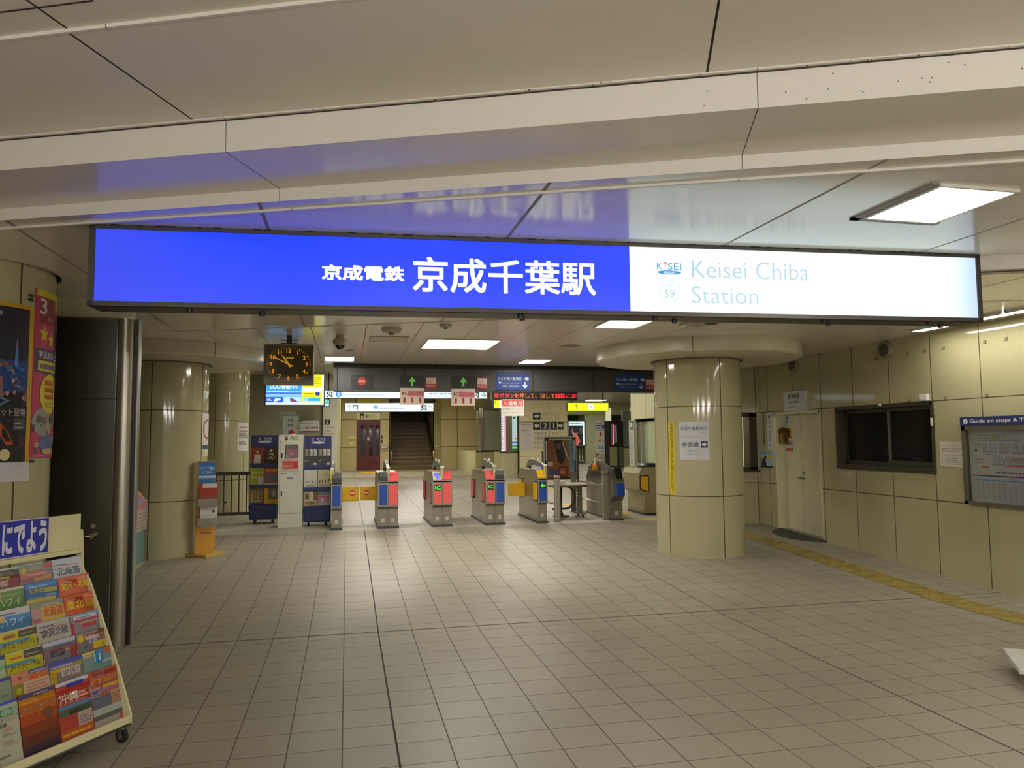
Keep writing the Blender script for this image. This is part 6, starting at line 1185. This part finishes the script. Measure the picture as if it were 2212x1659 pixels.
# ================================================================== BEYOND THE GATES
el = thing('lift', 'dark red lift door with three narrow windows at the back', 'lift', (.42, 34, .382), 0)
MAR = mat('lift_maroon', '#560d18', .38)
mb = MB(); 
for a, b in ((0, .19), (.39, .56), (.74, .86), (1.0, 1.05)): mb.box(a, b, .0, .05, 0, 2.25, MAR)
for a, b in ((.19, .39), (.56, .74), (.86, 1.0)): mb.box(a, b, .0, .05, 0, .62, MAR); mb.box(a, b, .0, .05, 2.0, 2.25, MAR); mb.box(a, b, .03, .05, .62, 2.0, GLASS_D)
mb.box(.345, .355, -.004, 0, 0, 2.25, C_('#3c0a10')); mb.box(.695, .705, -.004, 0, 0, 2.25, C_('#3c0a10')); mb.build('door', el)
mb = MB(); P = Panel(mb, flat(0, -.02, 0), .003); P.slab(0, 1.04, 2.26, 2.58, -.05, 0, mat('lift_header', '#d8d2a4', .4)); lx = lambda h: C_(h); P.rect(.15, .34, 2.30, 2.53, C_('#2a261c'), 1); P.rect(.19, .30, 2.3, 2.43, C_('#c8c08c'), 2); P.disc(.46, 2.415, .075, C_('#3a5c88'), 1); P.text('2', .46, 2.375, .08, C_('#d8d8c4'), 2, None, .02, 'c'); P.dashes(.57, .9, 2.35, 2.48, 2, C_('#a8a078'), 1); mb.build('header_panel', el)
mb = MB(); P = Panel(mb, flat(0, -.005, 0), .003); P.rect(.47, .57, 1.33, 1.48, C_('#b9a890'), 1); mb.build('sticker', el)
mb = MB(); mb.box(1.09, 1.15, -.02, 0, 1.2, 1.56, BLACK); mb.box(1.10, 1.14, -.024, -.02, 1.36, 1.44, mat('lift_led', (.9, .1, .05), emit=.6)); mb.build('call_panel', el)
mb = MB(); P = Panel(mb, flat(0, 0, 0), .004); P.slab(-.36, -.03, 1.40, 1.52, 0, .02, C_('#c4c19c')); P.slab(-.31, -.07, 1.12, 1.40, 0, .01, C_('#c4c09a')); P.rect(-.31, -.07, 1.32, 1.40, C_('#8aa028'), 5); P.rect(-.31, -.07, 1.26, 1.32, C_('#c8b41c'), 5)
tag(mb.build('notice', None, (.42, 33.99, .382)), 'small green and yellow notice on the wall left of the lift', 'notice')
st = thing('staircase', 'dark brown staircase rising behind the ticket gates', 'stairs', (1.92, 34, .382), 0); st['kind'] = 'structure'
SM = seam_mat('stair_stone', '#5d4a30', [], rough=.5, var=.08, vscale=3); mb = MB()
for i in range(20): mb.box(0, 1.95, .32 * i, .32 * (i + 1) + .02, -.05, .185 * (i + 1), SM); mb.box(0, 1.95, .32 * i - .012, .32 * i + .02, .185 * (i + 1) - .025, .185 * (i + 1) + .004, C_('#8a744c'))
mb.build('steps', st)
mb = MB(); mb.box(-.06, 0, 0, 7, 0, 4.2, C_('#6f6342')); mb.box(1.95, 2.02, 0, 7, 0, 4.2, C_('#6f6342')); mb.box(-.1, 2.05, 6.5, 6.7, 2, 5.5, C_('#3d3022')); mb.box(-.1, 2.05, 0, 7, 5.4, 5.5, C_('#5f553e')); mb.build('side_wall', st)
for x in (.05, 1.90):
    mb = MB(); mb.tube([(x, -.25, .45), (x, -.3, .78), (x, -.22, .86), (x, .0, .92), (x, 4.5, 3.5)], .03, CHROME, 8); mb.tube([(x, -.25, .45), (x, .1, .5), (x, 4.5, 3.05)], .02, CHROME, 8); mb.build('handrail', st)
for x, lab, z in ((1.52, 'steel ledge on the wall between lift and stairs', 1.38), (3.9, 'steel ledge on the pier right of the stairs', 1.38)):
    mb = MB(); mb.box(0, .26, -.12, 0, 0, .06, CHROME); mb.box(0, .26, -.08, 0, -.1, -.05, STEEL); mb.box(.05, .24, -.03, 0, .08, .42, C_('#b9b48c')); tag(mb.build('wall_ledge', None, (x, 33.98, z)), lab, 'ledge')
mb = MB(); mb.box(3.88, 4.14, 33.9, 34.0, .39, 3.4, mat('mirror_steel', '#b8b07c', .12, .9)); tag(mb.build('corner_cladding'), 'shiny steel corner cladding right of the stairs', 'cladding')
bay = thing('steel_framed_panel', 'grey panel with steel posts on the cream wall bay beyond the gates', 'panel', (4.98, 29.0, 1.24), 0)
mb = MB(); mb.box(0, .06, -.02, .1, 0, 1.62, STEEL); mb.box(.10, .17, -.05, .1, 0, 1.72, CHROME); mb.box(.20, .27, -.02, .1, 0, 1.72, STEEL); mb.box(0, 1.0, -.02, .1, -.02, .05, STEEL_D); mb.box(0, 1.0, .0, .1, 1.62, 1.75, STEEL_D); mb.build('frame', bay)
MB().box(.27, .98, .02, .08, .05, 1.62, C_('#9aa294')).build('panel', bay)
# column block with platform signs
mb = MB(); cbm = seam_mat('column_panel', '#cfc49c', [((1, 0, 0), 1.14, 6.125, .018), ((0, 0, 1), 1.25, 1.09, .018)], rough=.3); mb.box(6.124, 7.96, 26.5, 28.0, .3, 3.7, cbm); mb.box(5.5, 6.124, 26.75, 28, .3, 1.25, C_('#b7b088'))
struct(mb.build('pillar'), 'square cream column block carrying the platform number signs', 'pillar')
def oncol(nm, lab, x, z, w_, h_, draw, base, cat='sign', y=26.5, group=None):
    mb = MB(); P = Panel(mb, flat(0, 0, 0), .004); P.slab(0, w_, 0, h_, 0, .012, C_(base)); P.f = flat(0, -.012, 0); draw(P)
    return tag(mb.build(nm, None, (x, y, z)), lab, cat, group)
NV = '#1c1c2c'; PW = '#c2bda8'
oncol('arrow_tile', 'upper dark tile with left arrow on the square column', 6.648, 2.42, .285, .26, lambda P: P.arrow(.14, .13, .2, C_('#c9c4b0'), 90, 1, .42, .85, .45), NV)
oncol('paper_notice', 'cream notice pair right of the upper arrow tile on the column', 6.95, 2.40, .72, .30, lambda P: (P.text('のりば', .03, .16, .10, C_('#8a5c52'), 1, .20), P.dashes(.05, .3, .04, .12, 1, C_('#a89a80'), 1), P.text('トイレは', .42, .17, .07, C_('#9c9478'), 1, .26), P.text('左です', .5, .05, .07, C_('#a09880'), 1, .2)), '#c4bc9a')
oncol('arrow_tile', 'lower dark tile with left arrow on the square column', 6.648, 2.055, .28, .28, lambda P: P.arrow(.14, .14, .21, C_('#c9c4b0'), 90, 1, .42, .85, .45), NV)
oncol('number_tile', 'dark tile showing a pale numeral two, beside the left arrow tile', 6.962, 2.055, .29, .28, lambda P: P.text('2', .145, .04, .20, C_('#b9b49c'), 1, None, .03, 'c'), NV)
oncol('number_tile', 'dark tile showing a pale numeral one, beside the right arrow tile', 7.30, 2.055, .26, .28, lambda P: P.text('1', .13, .04, .20, C_('#b9b49c'), 1, None, .03, 'c'), NV)
oncol('arrow_tile', 'dark tile with right arrow on the square column', 7.595, 2.06, .21, .27, lambda P: P.arrow(.105, .135, .19, C_('#c9c4b0'), -90, 1, .42, .85, .45), NV)
oncol('destination_panel', 'white panel listing four destinations below the left arrow tile', 6.62, 1.325, .62, .72, lambda P: [P.text(s_, .06, .53 - .165 * i, .11, C_('#5c584c'), 1, w_) for i, (s_, w_) in enumerate((('千葉中央', .50), ('学園前', .38), ('おゆみ野', .44), ('ちはら台', .44)))], PW)
oncol('destination_panel', 'cream panel with one destination below the number 1 tile', 7.30, 1.80, .50, .24, lambda P: P.text('稲毛', .06, .06, .12, C_('#77705c'), 1, .25), '#c9bf98')
oncol('timetable_sheet', 'white timetable sheet left of the destination panel on the column', 6.19, 1.327, .41, 1.0, lambda P: (P.dashes(.02, .38, .90, .94, 1, C_('#77737a'), 1, .9), P.rect(.02, .2, .695, .715, C_('#55525c'), 1), P.rect(.2, .38, .695, .715, C_('#a8787c'), 1), P.rect(.17, .2, .2, .7, C_('#9a98a0'), 1), P.dashes(.03, .36, .05, .07, 1, C_('#8088a8'), 1)), '#bdb9b0')
ad = thing('advertisement_lightbox', 'angled lit advertisement box on the left side of the square column', 'lightbox', (5.50, 26.75, 1.26), 0)
mb = MB(); mb.box(0, .62, .0, .3, -.04, 1.65, mat('lightbox_frame', '#7c745a', .35, .7)); mb.box(.2, .4, -.03, .0, -.06, 1.7, mat('lightbox_frame', '#7c745a', .35, .7)); mb.build('housing', ad)
mb = MB(); P = Panel(mb, flat(0, 0, 0), .006); P.rect(.02, .19, .02, 1.6, mat('lit_ad_white', (.62, .74, .78), emit=1.0), 1); P.rect(.125, .19, .02, 1.6, mat('lit_ad_pink', (.75, .35, .38), emit=.9), 2); P.dashes(.04, .09, .1, 1.5, 16, mat('lit_ad_ink', (.2, .35, .5), emit=.7), 2, .5); mb.build('lit_panel', ad)
mb = MB(); P = Panel(mb, flat(0, 0, 0), .006); P.rect(.42, .61, .08, 1.5, mat('lit_ad_mint', (.45, .60, .56), emit=.8), 1); P.rect(.44, .6, 1.38, 1.43, C_('#a8383c'), 2); P.rect(.45, .55, 1.2, 1.29, C_('#3a9a5c'), 2); P.rect(.5, .61, .45, .52, mat('lit_ad_orange', (.8, .2, .03), emit=.8), 2); P.rect(.42, .61, .30, .36, mat('lit_ad_blue', (.03, .12, .5), emit=.8), 2); P.rect(.42, .61, .18, .25, mat('lit_ad_green', (.03, .3, .1), emit=.8), 2); P.rect(.42, .61, .08, .14, mat('lit_ad_green', (.03, .3, .1), emit=.8), 2); mb.build('lit_panel', ad)
# far right: square pillar with banner, poster lightbox, glazed bay
mb = MB(); mb.box(12.40, 13.75, 38.0, 39.2, .3, 2.99, C_('#b6b592')); mb.box(9, 16.5, 37.9, 39.3, 2.99, 3.7, C_('#b0ae8c')); struct(mb.build('pillar'), 'far square pillar with a white vertical banner', 'pillar')
oncol('vertical_banner', 'tall white banner with red and blue print on the far square pillar', 12.98, .56, .56, 2.12, lambda P: (P.rect(0, .56, 1.57, 1.86, C_('#2c3a6c'), 1), P.dashes(.04, .52, 1.6, 1.83, 2, C_('#c4c4c4'), 2, .7), P.dashes(.05, .4, 1.92, 1.97, 1, C_('#b86a4c'), 1, .9), P.arrow(.28, 1.4, .22, C_('#b83424'), 0, 1, .5, .9, .5), P.dashes(.1, .48, 1.18, 1.24, 2, C_('#7c7470'), 1), P.rect(.12, .30, .98, 1.10, C_('#c4603c'), 1), P.dashes(.32, .5, .98, 1.1, 1, C_('#c8a08c'), 1, .8), P.dashes(.1, .54, .60, .76, 2, C_('#4a7ca8'), 1, .8), P.dashes(.2, .5, .44, .5, 1, C_('#a85a44'), 1), P.poly([(0, .36), (.18, .36), (0, .1)], C_('#b05040'), 1), P.dashes(.1, .54, .05, .34, 4, C_('#8a7a5c'), 1, .6, 6)), '#c6c4b4', 'banner', 38.0)
pb = thing('poster_lightbox', 'bright poster lightbox with dark portrait left of the far square pillar', 'lightbox', (11.35, 37.5, 1.38), 0)
mb = MB(); mb.box(-.05, .95, .02, .2, -.06, 1.28, C_('#5c6058')); mb.build('housing', pb)
mb = MB(); P = Panel(mb, flat(0, .01, 0), .006); P.rect(0, .87, 0, 1.22, mat('lit_poster_white', (.62, .82, .84), emit=1.0), 1); P.rect(0, .76, 0, 1.02, C_('#1c1d26'), 2); P.disc(.32, .72, .17, mat('lit_poster_skin', (.55, .28, .22), emit=.5), 3, .22); P.disc(.36, .8, .17, C_('#120f14'), 4, .18); P.poly([(.2, .55), (.45, .55), (.62, .2), (.5, 0), (.35, 0)], mat('lit_poster_red', (.7, .12, .1), emit=.6), 3); P.disc(.66, .75, .09, C_('#55584a'), 3, .2); P.dashes(.05, .7, 1.09, 1.15, 1, C_('#6a8a94'), 2, .8); mb.build('lit_panel', pb)
mb = MB(); mb.box(11.3, 12.3, 38.0, 38.1, .5, .56, C_('#b5b28a')); mb.box(11.3, 12.3, 38.0, 38.1, 1.15, 1.2, C_('#b5b28a'))
for i in range(7): mb.box(11.3 + .15 * i, 11.36 + .15 * i, 38.0, 38.1, .45, 1.2, C_('#b5b28a'))
tag(mb.build('fence'), 'low pale fence beneath the poster lightbox', 'fence')
vm = thing('vending_machine', 'dark machine with lit red and white edge beside the far square pillar', 'vending machine', (11.95, 33.0, .38), 0)
mb = MB(); mb.box(0, .64, .0, .7, .0, 2.15, C_('#22221e')); mb.box(.0, .36, -.02, .0, .05, .92, C_('#a4a276')); mb.box(.46, .64, -.02, 0, .05, .92, C_('#6e6c58')); mb.build('body', vm)
mb = MB(); P = Panel(mb, flat(0, -.0, 0), .006)
for i, c in enumerate(((.5, .05, .05), (.6, .62, .62), (.35, .1, .1), (.5, .52, .55))): P.rect(.10 + .07 * i, .14 + .07 * i, 1.0 + .05 * i, 2.0 - .02 * i, mat('vm_lit%d' % i, c, emit=.6), 1)
mb.build('lit_panel', vm)
mb = MB(); mb.box(12.35, 12.60, 34.5, 34.6, .4, 3.2, mat('lit_column', (.62, .62, .36), emit=.8)); mb.box(12.3, 12.7, 34.4, 34.5, 1.75, 1.95, C_('#3c3828')); tag(mb.build('lit_column'), 'bright lit wall strip behind the dark machine', 'light')
gbx = thing('glazed_bay', 'grey glazed bay with steel post on a cream base left of the manned gate', 'glazing', (12.62, 33.0, .38), 0)
mb = MB(); mb.box(0, .95, 0, .6, 0, .90, C_('#c2bb90')); mb.build('base', gbx)
mb = MB(); mb.box(.0, .05, -.02, .2, .9, 2.6, STEEL); mb.box(.42, .62, -.06, .2, .9, 2.75, CHROME); mb.box(0, .95, -.03, .2, .88, .95, STEEL_D); mb.build('frame', gbx)
mb = MB(); mb.box(.05, .42, .03, .08, .95, 2.6, C_('#8f968a')); mb.box(.62, .95, .03, .08, .95, 2.6, C_('#7d8478')); mb.build('pane', gbx)

bpy.data.objects.remove(_to); bpy.data.curves.remove(_tc)
for m in list(bpy.data.meshes):
    if m.users == 0: bpy.data.meshes.remove(m)
